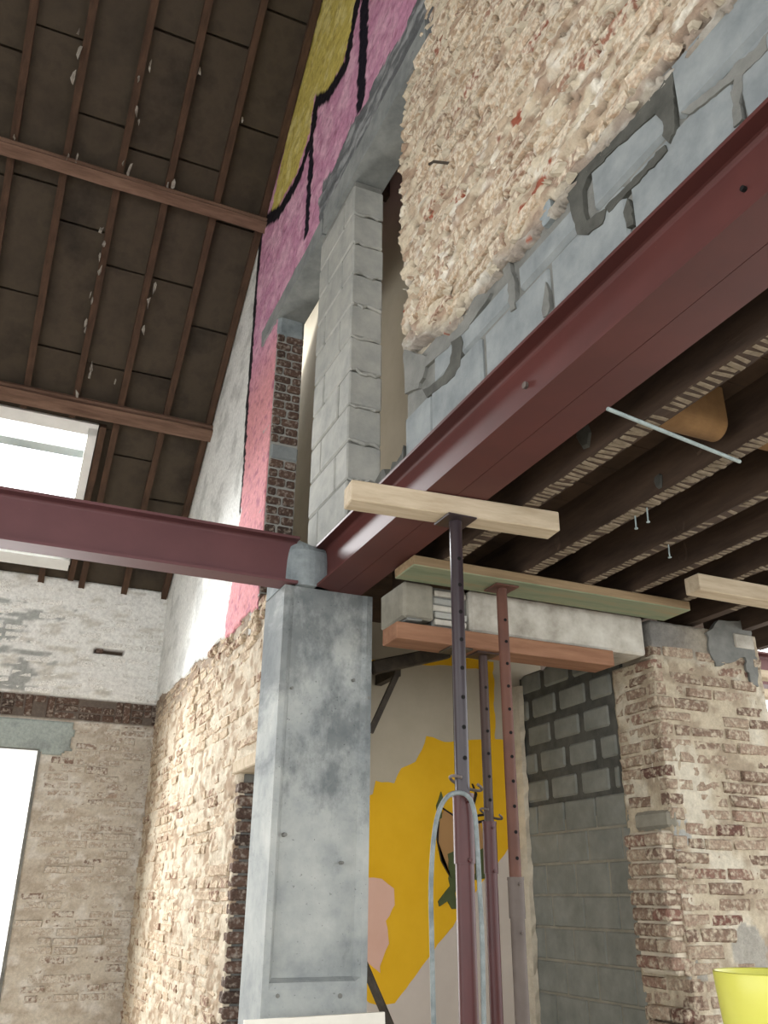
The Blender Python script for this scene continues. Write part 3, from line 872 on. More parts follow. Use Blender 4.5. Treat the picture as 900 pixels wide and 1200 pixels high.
def smear(poly_px, d, mat, name='mortar_smear', x=BX):
    d = d * .5
    pts = [onx(px, py, x) for px, py in ragged(poly_px, 6.0, 1.3, len(poly_px))]
    n = len(pts); v = [(x - d - random.uniform(0, .002), p[1], p[2]) for p in pts] + [(x + .02, p[1], p[2]) for p in pts]
    f = [tuple(range(n)), tuple(range(2 * n - 1, n - 1, -1))] + [(i, (i + 1) % n, (i + 1) % n + n, i + n) for i in range(n)]
    c = np.cross(np.array(v[1]) - v[0], np.array(v[2]) - v[0])
    return new_obj(name, v, f, mat, wu)
smear([(664, 222), (680, 205), (720, 165), (765, 115), (790, 82), (793, 150), (785, 168), (779, 160), (778, 142), (770, 134), (725, 172), (690, 208), (684, 222), (686, 250), (690, 258), (712, 243), (708, 262), (690, 276), (678, 275)], .009, 'mortar_dark')
smear([(709, 243), (745, 208), (779, 170), (783, 176), (748, 214), (714, 250)], .004, 'mortar_dark')
smear([(597, 306), (605, 330), (604, 362), (598, 365), (596, 335), (590, 315)], .006, 'mortar_grey')
smear([(530, 400), (542, 395), (541, 430), (530, 445), (500, 466), (497, 458), (520, 440), (529, 425)], .006, 'mortar_dark')
smear([(474, 410), (500, 418), (528, 395), (560, 345), (575, 345), (545, 390), (520, 412), (500, 430), (490, 455), (475, 462)], .003, 'mortar_grey')
smear([(868, 70), (886, 60), (900, 38), (900, 58), (872, 88), (868, 120), (872, 140), (862, 150), (858, 110), (862, 92), (810, 135), (800, 132), (850, 92)], .006, 'mortar_grey')
smear([(736, 232), (742, 245), (742, 264), (736, 268), (732, 248)], .005, 'mortar_dark')
smear([(640, 330), (645, 352), (642, 370), (637, 372), (637, 350)], .004, 'mortar_grey')
smear([(627, 243), (645, 232), (650, 255), (638, 266)], .012, 'cap_concrete')

# ================================================================== steel beams
def ibeam_profile(w, h, tw, tf, rr):
    p = [(-w / 2, 0), (w / 2, 0), (w / 2, tf)]
    for k in range(4): t = math.pi / 2 * k / 3; p.append((tw / 2 + rr - rr * math.sin(t), tf + rr - rr * math.cos(t)))
    for k in range(4): t = math.pi / 2 * k / 3; p.append((tw / 2 + rr - rr * math.cos(t), h - tf - rr + rr * math.sin(t)))
    p += [(w / 2, h - tf), (w / 2, h)]
    return p + [(-a, b) for a, b in reversed(p) if (a, b) not in ((w / 2, 0),)][:-0 or None][:len(p) - 1] if False else p + [(-a, b) for a, b in p[::-1] if not (b == 0)]
def beam_y(name, xc, y0, y1, z0, w, h, mat, label):
    P = ibeam_profile(w, h, .008, .012, .014)
    o = MB().prism([(xc + a, z0 + b) for a, b in P], 1, y0, y1).build(name, mat); tag(o, label, 'beam'); return o
# two beams side by side carry the upper wall
b1 = beam_y('steel_beam', XW + .0605, -.6, 3.80, H, .121, .224, 'red_oxide', 'long red-painted steel beam directly under the grey blocks, its web facing the main room')
b2 = beam_y('steel_beam', XW + .1835, -.6, 3.80, H, .121, .224, 'red_oxide', 'red-painted steel beam twinned behind the block-carrying beam, next to the dark joists')
# cross beam over the main room
P = ibeam_profile(.12, .238, .009, .013, .014)
o = MB().prism([(3.81 + a, H + b) for a, b in P], 0, -4.2, 1.20).build('steel_beam', 'red_oxide_dull')
tag(o, 'red steel cross beam running from the concrete column across the main room', 'beam')
h1 = handle(b1)
for px, py in ((617, 452), (873, 222)):
    p = onx(px, py, XW + .056)
    MB().tube([(XW + .062, p[1], p[2]), (XW + .046, p[1], p[2])], .007 if px > 700 else .012, 8).build('bolt_hole' if px > 700 else 'bolt', 'hole_black' if px > 700 else 'prop_grey', h1)

# ================================================================== concrete column
CX0, CX1, CY0, CY1 = 1.148, 1.602, 3.79, 4.105
cc = thing('concrete_column', ((CX0 + CX1) / 2, (CY0 + CY1) / 2, FL), 'square grey concrete column carrying the red steel beams', 'column')
# shaft with a shallow recessed front above a thicker foot
v = []; f = []
zs = [(FL, .0), (-.335, .0), (-.31, .008), (-.295, .046), (-.18, .036), (.3, .024), (1.0, .012), (H, .006)]
xs = [CX0, CX0 + .028, CX0 + .05, CX1 - .05, CX1 - .028, CX1]
for z, d in zs:
    for i, x in enumerate(xs): v.append((x, CY0 + (d if 2 <= i <= 3 else 0), z))
n = len(xs)
for k in range(len(zs) - 1):
    for i in range(n - 1): f.append((k * n + i, k * n + i + 1, k * n + n + i + 1, k * n + n + i))
b = len(v); v += [(CX0, CY1, FL), (CX1, CY1, FL), (CX0, CY1, H), (CX1, CY1, H)]
t = (len(zs) - 1) * n
f += [(b, b + 2, b + 3, b + 1)]
f += [tuple([b] + [k * n for k in range(len(zs))] + [b + 2])[::1], tuple([b + 1, b + 3] + [k * n + n - 1 for k in range(len(zs) - 1, -1, -1)])]
f += [tuple([t + i for i in range(n)] + [b + 3, b + 2]), tuple([b, b + 1] + [i for i in range(n - 1, -1, -1)])]
new_obj('shaft', v, f, 'column_concrete', cc)
# concrete cast around the beam ends
m = MB(); pr = []
X0, X1 = CX0 - .004, XW + .095
rings = [(H + .0, 0, .0), (H + .03, .0, .012), (H + .13, .004, .016), (H + .185, .012, .012), (H + .23, .035, -.005), (H + .262, .075, -.03), (H + .268, .12, -.05)]
v = []; f = []; N = 10
for z, back, puff in rings:
    ring = []
    for k in range(N):
        t = k / (N - 1); x = X0 + .0 + t * (X1 - X0)
        bulge = math.sin(math.pi * t) ** .5
        ring.append((x + (back * .5 if k == 0 else 0) - (back * .5 if k == N - 1 else 0), CY0 + .03 + back * 1.3 - .065 * bulge - puff * bulge * .5, z + (.012 * math.sin(t * 7) if z > H + .2 else 0)))
    ring += [(X1, CY1 - .02, z), (X0, CY1 - .02, z)]
    v += ring
M_ = N + 2
for k in range(len(rings) - 1):
    for i in range(M_): f.append((k * M_ + i, k * M_ + (i + 1) % M_, (k + 1) * M_ + (i + 1) % M_, (k + 1) * M_ + i))
f.append(tuple((len(rings) - 1) * M_ + i for i in range(M_))); f.append(tuple(range(M_ - 1, -1, -1)))
o = new_obj('cast_cap', v, f, 'cap_concrete', cc); o['label'] = 'rounded cement cap cast around the beam ends'
# formwork marks
for px, py, r in ((334, 978, .010), (401, 1011, .008), (325, 1167, .010), (398, 1167, .012), (342, 806, .007), (414, 797, .009), (432, 818, .010)):
    p = ony(px, py, CY0 + .004)
    MB().tube([(p[0], CY0 + .03, p[2]), (p[0], CY0 - .004, p[2])], [r, r * .8], 8).build('formwork_plug', 'mortar_grey', cc)
# board standing in front of the column foot
tl, tr = ony(287, 1196, 3.62), ony(451, 1186, 3.62)
m = MB(); v = []
for yy in (0, .02):
    v += [(tl[0], 3.62 + yy, tl[2]), (tr[0], 3.62 + yy, tr[2]), (tr[0] + .0, 3.50 + yy, FL), (tl[0], 3.50 + yy, FL)]
f = [(3, 2, 1, 0), (4, 5, 6, 7), (0, 1, 5, 4), (1, 2, 6, 5), (2, 3, 7, 6), (3, 0, 4, 7)]
o = new_obj('plasterboard_sheet', v, f, 'board_white'); tag(o, 'off-white board leaning at the foot of the concrete column', 'board')

# ================================================================== joists and floor above the next room
JX = [(1.68, 1.75), (2.08, 2.145), (2.415, 2.47), (2.70, 2.752), (3.0, 3.05), (3.32, 3.375), (3.66, 3.715), (4.02, 4.08)]
JL = ['dark old timber joist closest to the red twin beams, thin rod lying under it',
      'second dark joist from the red beams, two long nails hanging from its ridged underside',
      'third dark joist from the red beams, one nail hanging from its ridged underside',
      'fourth dark joist from the red beams, ridged plaster along its underside',
      'fifth dark joist from the red beams, just before the pale timber end',
      'sixth dark joist from the red beams, over the brick pier',
      'seventh dark joist from the red beams, past the middle of the brick pier',
      'eighth dark joist from the red beams, beyond the brick pier']
for i, (x0, x1) in enumerate(JX):
    j = thing('floor_joist', ((x0 + x1) / 2, 1.4, H), JL[i], 'joist', 'dark joists above the next room')
    n = 12; v = []; f = []; ys = np.linspace(-.9, 3.72, n)
    for y in ys:
        for x, z in ((x0, H), (x1, H), (x1, H + .19), (x0, H + .19)):
            v.append((x + random.uniform(-.003, .003), y, z + (random.uniform(-.003, .001) if z < H + .1 else 0)))
    for k in range(n - 1):
        for q in range(4):
            q2 = (q + 1) % 4; f.append((k * 4 + q, k * 4 + q2, k * 4 + 4 + q2, k * 4 + 4 + q))
    f.append((3, 2, 1, 0)); f.append(tuple((n - 1) * 4 + q for q in range(4)))
    new_obj('timber', [(a, b_, c) for a, b_, c in v], [q[::-1] for q in f], 'joist_wood', j)
    m = MB(); y = -.5
    while y < 3.18:
        if random.random() < (.97 if i != 2 else .8):
            a0, a1 = x0 + random.uniform(-.002, .008), x1 - random.uniform(-.002, .012)
            sk = random.uniform(-.01, .01); hh = random.uniform(.002, .006)
            ly = random.uniform(.016, .021)
            m.add([(a0, y, H), (a1, y + sk, H), (a1, y + sk + ly, H), (a0, y + ly, H), (a0 + .003, y + .003, H - hh), (a1 - .003, y + sk + .003, H - hh), (a1 - .003, y + sk + ly - .003, H - hh), (a0 + .003, y + ly - .003, H - hh)],
                  [(4, 7, 6, 5), (0, 4, 5, 1), (1, 5, 6, 2), (2, 6, 7, 3), (3, 7, 4, 0)])
        y += random.uniform(.025, .031)
    o = m.build('plaster_ridges', 'lath_plaster', j); o['kind'] = 'stuff'
    # plaster splashes on the side
    for k in range(3 if i < 4 else 1):
        y = random.uniform(1.3, 2.9); r = random.uniform(.03, .07); z = H + random.uniform(.03, .12); v = []
        for q in range(9):
            a = q * 6.283 / 9; rr = r * random.uniform(.6, 1.1); v.append((x0 - .001, y + rr * .7 * math.cos(a), min(H + .18, max(H + .002, z + rr * 1.1 * math.sin(a)))))
        v += [(x0 - .007, p[1] * .8 + y * .2, p[2] * .8 + z * .2) for p in v]
        f = [(q, (q + 1) % 9, (q + 1) % 9 + 9, q + 9) for q in range(9)] + [tuple(range(9, 18))]
        new_obj('plaster_splash', v, f, 'joist_wood' if k else 'mortar_dark', j)
    if i in (1, 2):
        for y in ((2.36, 2.43) if i == 1 else (2.62,)):
            MB().tube([(x1 - .02, y, H + .02), (x1 - .018, y + .005, H - .055)], .003, 6).tube([(x1 - .018, y + .005, H - .055), (x1 - .018, y + .005, H - .059)], .007, 8).build('nail', 'galvanised', j)
# boards of the floor above
fl2 = thing('wall_floor_deck', (2.9, 1.4, H + .19), None, None, kind='structure')
fl2['_e'].name = 'floor_upper'
y = -.9
while y < 6.4:
    w = random.uniform(.15, .19)
    MB().box(1.56 if y < 3.2 else XW + .2, 4.6, y, y + w - .004, H + .191, H + .213).build('floor_board', 'floor_board_wood', fl2)
    y += w
# timber blocking between joists
def blocking(xa, xb, yc, r, zc, label):
    pts = []; n = 14
    m = MB(); poly = [(yc - r, H + .188)]
    for k in range(n + 1): t = math.pi * k / n; poly.append((yc - r * math.cos(t), zc - r * .95 * math.sin(t)))
    poly.append((yc + r, H + .188))
    o = m.prism(poly, 0, xa, xb).build('timber_blocking', 'ochre_timber'); tag(o, label, 'timber block'); return o
blocking(1.752, 2.01, 1.86, .052, H + .065, 'ochre half-round timber block wedged between the joists beside the thin metal rod')
blocking(2.148, 2.412, 1.86, .055, H + .09, 'ochre timber block between joists, farther from the steel beam')
# thin rod lying under the joists
a, b_ = onz(712, 479, H - .022), onz(867, 541, H - .022)
o = MB().tube([a, b_], .0065, 8).build('threaded_rod', 'galvanised'); tag(o, 'thin grey metal rod sticking out under the joists beside the red beam', 'rod')

# ================================================================== wall with the white lintel, brick pier and blocked side
LY = 3.45
MB().box(1.96, 2.985, LY, 3.75, 1.15, H - .012, .012).build('white_lintel', 'white_plaster')
tag(bpy.context.scene.objects['white_lintel'], 'flaking white plastered concrete lintel above the orange plank', 'lintel')
le = thing('lintel_bearing', (1.75, 3.6, 1.155), 'stack of grey block and thin tiles at the end of the white lintel', 'masonry')
block(le, 1.612, 1.765, LY + .0, 3.72, 1.175, H - .015, 'cement_warm', .012)
block(le, 1.625, 1.70, LY - .02, 3.70, 1.16, 1.172, 'mortar_grey', .004, 'tile')
for k in range(5):
    z = 1.165 + k * .036
    block(le, 1.775 + random.uniform(-.005, .01), 1.945 + random.uniform(-.02, .012), LY + .005 + random.uniform(0, .025), 3.7, z, z + .027, 'block_pale' if k % 2 else 'white_plaster', .004, 'tile')
MB().box(1.772, 1.955, LY + .035, 3.71, 1.16, H - .02).build('mortar_core', 'mortar_grey', le)
# brick pier
PXR = 3.02
wp = thing('wall_pier', (3.4, 3.6, FL), None, None, kind='structure')
def pi_h(a, z):
    h = .012 * (fbm(a * 14, z * 14, 403) - .5) + .012 * (fbm(a * 45, z * 45, 409, 3) - .5)
    return h - .004
def pi_c(a, z, d):
    c = np.zeros(a.shape + (3,)) + np.array(lin(184, 172, 150))
    c = lerpc(c, lin(158, 144, 124), sstep(.45, .65, fbm(a * 9, z * 11, 421)))
    c = lerpc(c, lin(198, 190, 172), sstep(.5, .7, fbm(a * 6, z * 6, 433)))
    # cement repairs
    pat = [ony(px, py, LY)[[0, 2]] for px, py in ((856, 1100), (868, 1082), (885, 1085), (900, 1110), (900, 1150), (880, 1135), (860, 1128))]
    c = np.where(inpoly(a, z, [tuple(p) for p in pat])[..., None], np.array(lin(158, 154, 144)), c)
    pat = [ony(px, py, LY)[[0, 2]] for px, py in ((786, 962), (806, 960), (812, 985), (795, 1000), (786, 985))]
    c = np.where(inpoly(a, z, [tuple(p) for p in pat])[..., None], np.array(lin(160, 160, 154)), c)
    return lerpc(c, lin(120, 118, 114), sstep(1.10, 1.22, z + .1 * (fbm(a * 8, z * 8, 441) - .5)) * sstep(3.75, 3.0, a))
PEND = 3.76
field('mortar_face', frame_y(LY), PXR + .006, PEND, FL, H - .01, .014, pi_h, pi_c, 'rough_mortar', lambda a, z: (z < H - .015), .10, wp)
field('mortar_face', frame_x(PXR), LY + .006, 3.79, FL, 1.15, .014, pi_h, pi_c, 'rough_mortar', None, .10, wp)
MB().box(PXR + .04, PEND - .02, LY + .04, 3.76, FL, H - .02).build('wall_core', 'mortar_cream', wp)
br = lay_bricks(PXR, PEND, -.9, 1.22, .205, .0665, .013, seed=41)
put_bricks(br, 'y', LY, 'pier_brick', wp, lambda a, z: random.gauss(.004, .006), lambda a, z, b: random.random() < .92 and not (3.33 < a < 3.6 and -.3 < z < -.02), 300)
br = lay_bricks(LY, 3.78, -.9, 1.14, .19, .0665, .013, seed=43)
put_bricks(br, 'x', PXR, 'pier_brick', wp, lambda a, z: random.gauss(.005, .008), lambda a, z, b: not (.30 < z < .42), 300)
# projecting toothed bricks at the edge of the blocked doorway
for z in (-.62, -.55, -.485, -.28, -.21, -.145, -.08, -.015, .05, .115, .18, .245):
    d = .085 if z > -.3 else .05
    block(wp, PXR - d - random.uniform(0, .01), PXR + .03, LY + .005, LY + .11, z, z + .054, 'pier_brick', .008, 'brick')
    block(wp, PXR - d + random.uniform(0, .012), PXR + .03, LY + .12, LY + .27, z, z + .054, 'pier_brick', .008, 'brick')
MB().box(PXR - .06, PXR + .02, LY + .012, LY + .26, -.3, .31, .01).build('mortar_fill', 'mortar_cream', wp)
MB().box(PXR - .012, PXR + .05, LY - .006, LY + .28, .31, .42, .03).build('cement_repair', 'cement_warm', wp)
# grey rendered corner at the top of the pier
gp = thing('rendered_pad', (3.58, LY - .03, 1.05), 'dark grey cement pad at the top of the brick pier', 'masonry')
v = []; prof = [(881, 800), (872, 770), (840, 782), (832, 765), (829, 742), (842, 727), (876, 726), (880, 742), (886, 768), (889, 806)]
pts = [ony(px, py, LY - .010) for px, py in ragged(prof, 5, 1.6, 3)]; n = len(pts)
v = [tuple(p) for p in pts] + [(p[0], LY + .02, p[2]) for p in pts]
f = [tuple(range(n)), tuple(range(2 * n - 1, n - 1, -1))] + [(i, (i + 1) % n, (i + 1) % n + n, i + n) for i in range(n)]
new_obj('render_coat', v, f, 'mortar_grey', gp)
c0, c1 = ony(862, 758, LY - .016), ony(882, 745, LY - .016)
MB().box(c0[0], c1[0], LY - .019, LY - .0, c0[2], c1[2], .006).build('plaster_spot', 'white_plaster', gp)

# blocked side wall, grey blocks
wf = thing('wall_infill', (PXR + .06, 4.25, FL), None, None, kind='structure')
IX = PXR + .005
MB().box(IX + .014, IX + .16, 3.74, 4.74, .42, 1.30).build('mortar_bed', 'mortar_dark', wf)
MB().box(IX + .006, IX + .16, 3.74, 4.74, FL, .42).build('mortar_bed', 'cement_warm', wf)
zc_ = -1.5
row = 0; zrow = FL
while zrow < 1.2:
    big = zrow > .42          # the upper rows have wide dark joints
    g = .016 if big else .005
    y = 3.80 - [.05, .18, .11, .24][row % 4]
    while y < 4.74:
        l = .285 + random.uniform(-.015, .015)
        y0, y1 = max(y, 3.80 if big else 3.76), min(y + l, 4.735)
        if y1 - y0 > .07:
            block(wf, IX + (.004 if big else .0), IX + .15, y0 + g, y1 - g, zrow + g, zrow + .163 - g, 'block_dark', .018 if big else .006, j=.002)
        y += l
    zrow += .163; row += 1

# ================================================================== yellow mural wall at the end of the next room
YY = 4.76
wy = thing('wall_mural', (2.3, YY, FL), None, None, kind='structure')
MB().box(XW + .3, PXR + .2, YY, YY + .15, FL, H + .19).build('plaster_face', 'beige_plaster', wy)
LAY = [0]
def paint(poly_px, mat, name='paint_patch', jag=0):
    LAY[0] += 1; d = .0016 * LAY[0] + .001
    pts = []
    for i, (px, py) in enumerate(ragged(poly_px, 7.0, 1.0, LAY[0]) if name == 'paint_patch' else poly_px):
        p = ony(px, py, YY); pts.append((p[0], p[2]))
    n = len(pts)
    v = [(a, YY - d, b) for a, b in pts] + [(a, YY + .001, b) for a, b in pts]
    A2 = sum(pts[i][0] * pts[(i + 1) % n][1] - pts[(i + 1) % n][0] * pts[i][1] for i in range(n))
    f = [tuple(range(n)), tuple(range(2 * n - 1, n - 1, -1))] + [((i + 1) % n, i, i + n, (i + 1) % n + n) for i in range(n)]
    if A2 < 0: f = [q[::-1] for q in f]
    return new_obj(name, v, f, mat, wy)
paint([(405, 1250), (405, 945), (436, 930), (440, 915), (462, 918), (470, 900), (488, 893), (500, 862), (520, 870), (545, 868), (572, 866), (602, 868), (625, 960), (632, 1250)], 'mural_yellow')
paint([(405, 1250), (405, 1160), (440, 1178), (462, 1175), (480, 1152), (500, 1124), (530, 1085), (560, 1040), (600, 990), (606, 1000), (612, 1100), (622, 1260)], 'mural_pale')
paint([(405, 1025), (446, 1030), (461, 1042), (462, 1060), (452, 1080), (455, 1105), (447, 1125), (444, 1140), (430, 1128), (405, 1120)], 'mural_pink')
paint([(420, 775), (455, 772), (480, 768), (520, 768), (572, 775), (572, 786), (520, 780), (470, 779), (420, 790)], 'mural_yellow')
paint([(569, 775), (577, 775), (580, 868), (574, 868)], 'mural_yellow')
# remains of a painted figure behind the props: plain tan shape with green and black strokes
paint([(514, 958), (520, 950), (540, 955), (560, 960), (568, 990), (556, 1025), (530, 1028), (518, 1005), (512, 980)], 'mural_tan')
paint([(511, 945), (516, 928), (519, 935), (517, 958), (512, 962)], 'mural_green')
paint([(524, 1000), (534, 996), (536, 1030), (533, 1048), (536, 1064), (529, 1066), (524, 1055), (515, 1062), (513, 1056), (526, 1038)], 'mural_green')
paint([(555, 998), (570, 992), (568, 1030), (556, 1032)], 'mural_green')
for st in ([(512, 962), (511, 985), (516, 1010), (526, 1028)], [(518, 948), (528, 955), (540, 955)], [(558, 956), (566, 955)], [(558, 964), (566, 962)], [(552, 920), (556, 930), (553, 942)]):
    up_ = [(x, y - 1.3) for x, y in st]; dn = [(x + 1.3, y + 1.3) for x, y in st[::-1]]
    paint(up_ + dn, 'mural_black', 'paint_stroke')
# ragged plaster edge where mural wall meets the blocks
v = []; f = []
zz = np.linspace(FL, 1.25, 60)
for z in zz:
    e = random.uniform(0, .022)
    v += [(PXR + .005, YY - .06 - random.uniform(0, .02), z), (PXR - .014 - e * .6, YY - .05 - e, z), (PXR - .03 - e * .5, YY - .004, z)]
for k in range(len(zz) - 1):
    for i in (0, 1): f.append((k * 3 + i, k * 3 + i + 1, k * 3 + 4 + i, k * 3 + 3 + i))
new_obj('plaster_edge', v, [q[::-1] for q in f], 'mortar_cream', wy)
# dark bracket hanging behind the column
br_ = thing('steel_bracket', (2.15, 4.55, .9), 'dark steel arm and strut beneath the orange plank, beside the column', 'bracket')
a, b_ = ony(436, 783, 4.42), ony(525, 764, 4.42)
MB().obox(a, b_, .05, .075, bev=.006).build('arm', 'dark_steel', br_)
a, b_ = ony(466, 788, 4.47), ony(434, 858, 4.47)
MB().obox(a, b_, .02, .032).build('strut', 'dark_steel', br_)
MB().box(a[0] - .02, a[0] + .02, 4.47, YY - .012, a[2] - .02, a[2] + .04).build('wall_fixing', 'dark_steel', br_)
a, b_ = ony(430, 1138, 4.55), ony(458, 1204, 4.50)
d = (b_ - a) / np.linalg.norm(b_ - a); L = (FL + .0 - a[2]) / d[2]
o = MB().tube([a - d * .1, a + d * L], .022, 10).build('leaning_pole', 'dark_steel'); tag(o, 'dark round pole leaning behind the concrete column', 'pole')

# ================================================================== timbers and props
def timber(name, p0, p1, w, h, mat, label, bev=.004):
    o = MB().obox(p0, p1, w, h, bev=bev).build(name, mat); tag(o, label, 'timber'); return o
timber('timber_bearer', (1.015, 2.645, H - .042), (1.845, 2.575, H - .042), .095, .08, 'pale_timber', 'pale sawn timber held by the nearest prop against the underside of the red beam')
timber('timber_bearer', (2.80, 2.88, H - .042), (3.75, 2.875, H - .042), .095, .08, 'pale_timber', 'pale sawn timber under the joists beside the brick pier')
gpl = timber('timber_plank', (1.53, 3.268, H - .028), (3.05, 3.268, H - .028), .20, .047, 'tan_timber', 'long greenish weathered plank carrying the joist ends above the white lintel')
gpl.data.materials.append(MATS['green_timber'])     # the underside is stained green
for q in gpl.data.polygons:
    if q.normal.z < -.5: q.material_index = 1
timber('timber_plank', (1.57, 3.51, 1.106), (2.76, 3.51, 1.106), .16, .078, 'orange_timber', 'orange-brown plank propped under the white lintel')

def prop(loc, ztop, zsplit, ri, ro, mi, ms, mo, label, group='adjustable steel props', zs_len=.2, hook=True):
    x, y = loc
    t = thing('steel_prop', (x, y, FL), label, 'prop', group)
    it = MB().tube([(x, y, zsplit - .1), (x, y, ztop - .008)], ri, 20).build('inner_tube', mi, t, smooth=True)
    MB().tube([(x, y, FL + .008), (x, y, zsplit - zs_len + .02)], ro, 18).build('outer_tube', mo, t, smooth=True)
    co = MB().tube([(x, y, zsplit - zs_len), (x, y, zsplit), ], ro * 1.14, 18).tube([(x, y, zsplit), (x, y, zsplit + .012)], ro * 1.2, 18).build('collar', ms, t, smooth=True)
    MB().box(x - .06, x + .06, y - .06, y + .06, ztop - .008, ztop, .003).build('head_plate', mi, t)
    MB().box(x - .06, x + .06, y - .06, y + .06, FL, FL + .008, .003).build('base_plate', mo, t)
    dv = -np.array([x, y]) / math.hypot(x, y); dv = np.array([dv[0] * .9 + .42 * -dv[1], dv[1] * .9 + .42 * dv[0]]); dv /= np.linalg.norm(dv)
    m = MB(); z = ztop - .16
    while z > zsplit + .06:
        m.tube([(x + dv[0] * (ri - .004), y + dv[1] * (ri - .004), z), (x + dv[0] * (ri + .0012), y + dv[1] * (ri + .0012), z)], .0075, 8); z -= .1
    m.build('pin_holes', 'hole_black', handle(it))['kind'] = 'stuff'
    if hook:
        pts = []
        for k in range(18):
            a = k / 17 * 5.2 - 1.2; pts.append((x + math.cos(a) * ro * 1.75 + .012, y + math.sin(a) * ro * 1.6, zsplit + .045 - .02 * math.cos(a)))
        MB().tube(pts, .005, 8).build('locking_pin', 'prop_grey', handle(co))
    e1 = np.array([dv[1], -dv[0]])
    for dz in (.035, -.14):
        MB().tube([(x + dv[0] * ro, y + dv[1] * ro, zsplit - .05 + dz), (x + dv[0] * (ro + .016), y + dv[1] * (ro + .016), zsplit - .05 + dz)], .006, 8).build('bolt', ms, handle(co))
    return t
prop((1.43, 2.605), H - .083, .305, .0235, .0300, 'prop_dark', 'prop_red', 'prop_red', 'nearest red and purple-grey steel prop, holding the pale timber under the beam')
prop((2.06, 3.52), 1.066, .305, .0215, .0275, 'prop_brown', 'prop_red', 'prop_red', 'brown steel prop with red lower tube, standing under the orange plank')
prop((2.025, 3.268), H - .053, .075, .0245, .0290, 'prop_rust', 'prop_grey', 'prop_grey', 'rusty orange steel prop with grey sleeve, under the greenish plank', zs_len=.14, hook=False)
prop((1.905, 3.50), 1.066, -.55, .020, .0265, 'dark_steel', 'dark_steel', 'dark_steel', 'thin dark steel prop half hidden behind the nearest prop', hook=False)
prop((3.55, 2.877), H - .083, .305, .0235, .0300, 'prop_dark', 'prop_red', 'prop_red', 'steel prop carrying the pale timber near the brick pier')
# hose hung over the collar of the nearest prop
Hp = [ony(px, py, 2.545) for px, py in ((513, 1330), (508, 1190), (506, 1100), (505, 1040), (508, 985), (514, 952), (524, 934), (537, 929), (549, 934), (556, 952), (559, 985), (562, 1040), (565, 1100), (567, 1190), (570, 1330))]
Hp = [np.array(p) for p in Hp]
sm = []
for i in range(len(Hp) - 1):
    p0, p1, p2, p3 = Hp[max(i - 1, 0)], Hp[i], Hp[i + 1], Hp[min(i + 2, len(Hp) - 1)]
    for k in range(6):
        t = k / 6; sm.append(.5 * ((2 * p1) + (-p0 + p2) * t + (2 * p0 - 5 * p1 + 4 * p2 - p3) * t * t + (-p0 + 3 * p1 - 3 * p2 + p3) * t ** 3))
sm.append(Hp[-1])
o = MB().tube([(sm[0][0], sm[0][1], FL + .012)] + [(p[0], p[1], p[2]) for p in sm] + [(sm[-1][0], sm[-1][1], FL + .012)], .0075, 10).build('hose', 'hose_grey', smooth=True)
tag(o, 'grey-blue hose looped over the nearest steel prop', 'hose')

# ================================================================== beyond the pier
o = beam_y('steel_beam', 0, 0, 1, 0, .12, .22, 'red_oxide', 'x'); me = o.data; bpy.data.objects.remove(o)
P = ibeam_profile(.14, .24, .009, .013, .014)
o = MB().prism([(4.6 + a, 1.42 + b) for a, b in P], 0, 4.72, 7.2).build('steel_beam', 'red_oxide'); tag(o, 'short stretch of red steel beam beyond the brick pier', 'beam')
wo = MB().box(4.72, 4.88, 4.5, 4.75, FL, 1.42).build('wall_outer', 'mortar_cream'); tag(wo, kind='structure')
for k in range(2):
    a = ony(884, 782 + k * 22, 4.1)
    timber('timber_offcut', (a[0] + .02, 4.15, a[2] - .03), (a[0] + .8, 4.15, a[2] - .03), .09, .05, 'pale_timber', 'upper pale timber end beyond the brick pier' if k == 0 else 'lower pale timber end beyond the brick pier')

# ================================================================== upstairs room behind the openings
ur = MB().box(1.95, 2.05, 1.5, 8.2, H + .213, 5.2).build('wall_upstairs', 'beige_plaster'); tag(ur, kind='structure')
ur2 = MB().box(XW + .2, 1.95, 8.1, 8.2, H + .213, 3.4).build('light_blocker_upstairs', 'beige_plaster'); tag(ur2, kind='structure')  # unseen end wall added to cut the sky light on the beige plaster
uc = thing('ceiling_upstairs', (1.7, 3.9, 4.75), None, None, kind='structure')
MB().box(XW + .19, 1.95, 1.5, 6.3, 4.78, 4.82).build('board_deck', 'roof_board', uc)
for y in (2.2, 2.75, 3.3, 3.85, 4.4, 4.95, 5.5):
    MB().box(XW + .19, 1.95, y, y + .07, 4.64, 4.78).build('ceiling_joist', 'joist_wood', uc)

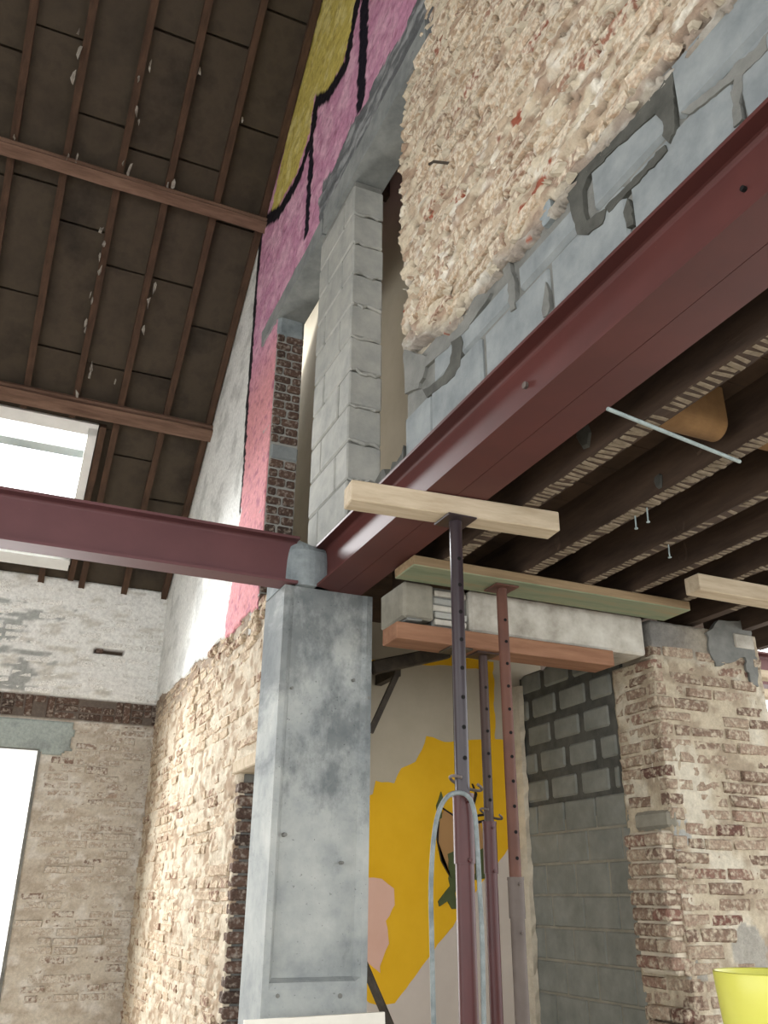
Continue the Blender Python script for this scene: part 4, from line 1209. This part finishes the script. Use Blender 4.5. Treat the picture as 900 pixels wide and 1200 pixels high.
# ================================================================== yellow bucket on a trestle
tb = thing('trestle_table', (2.35, 2.2, FL), 'wooden trestle table below the yellow bucket', 'table')
BT = -.56
MB().box(2.0, 2.9, 1.95, 2.5, BT - .04, BT, .004).build('tabletop', 'pale_timber', tb)
for x in (2.06, 2.84):
    for y in (2.0, 2.45): MB().box(x - .03, x + .03, y - .03, y + .03, FL, BT - .04).build('leg', 'pale_timber', tb)
bu = thing('bucket', (2.235, 2.2, BT), 'bright yellow plastic bucket at the edge beside the brick pier', 'bucket')
bxc, byc = 2.235, 2.2
def lathe(prof, n=48):
    v = []; f = []
    for r, z in prof:
        for k in range(n): t = 6.28318 * k / n; v.append((bxc + r * math.cos(t), byc + r * math.sin(t), z))
    for i in range(len(prof) - 1):
        for k in range(n): f.append((i * n + k, i * n + (k + 1) % n, (i + 1) * n + (k + 1) % n, (i + 1) * n + k))
    f.append(tuple(range(n - 1, -1, -1)))
    return v, f
zt = -.185
v, f = lathe([(.135, BT), (.165, zt - .05), (.168, zt - .004), (.166, zt), (.162, zt - .004), (.160, zt - .05), (.13, BT + .01), (.001, BT + .01)])
new_obj('shell', v, f, 'plastic_yellow', bu, smooth=True)
v, f = lathe([(.155, zt - .16), (.166, zt - .16), (.166, zt - .15), (.158, zt - .15)]); new_obj('rim_band', v, f[:-1], 'plastic_yellow', bu)

# unseen pieces added to shade the interior: other roof slope, left gable, low rear wall
RZ = ROOF(Y_TOP)
rs = MB().add([(x, y, z) for x in (-4.0, 1.7) for y, z in ((Y_TOP, RZ), (Y_TOP, RZ + .05), (-3.4, RZ - .88 * 5.6 + .05), (-3.4, RZ - .88 * 5.6))],
              [(0, 1, 2, 3), (7, 6, 5, 4), (0, 4, 5, 1), (1, 5, 6, 2), (2, 6, 7, 3), (3, 7, 4, 0)]).build('light_blocker_slope', 'roof_board'); tag(rs, kind='structure')
wl = MB().prism([(-3.3, 2.4), (8.3, 2.4), (8.3, 2.5), (Y_TOP, RZ), (-3.3, 3.0)], 0, -4.2, -4.0).build('light_blocker_gable', 'mortar_cream'); tag(wl, kind='structure')
wl2 = MB().box(-4.2, -4.0, 5.0, 8.3, FL, 2.4).build('light_blocker_end', 'mortar_cream'); tag(wl2, kind='structure')
wq = MB().box(-4.2, 4.5, -3.5, -3.3, FL, -.6).build('light_blocker_rear', 'mortar_cream'); tag(wq, kind='structure')
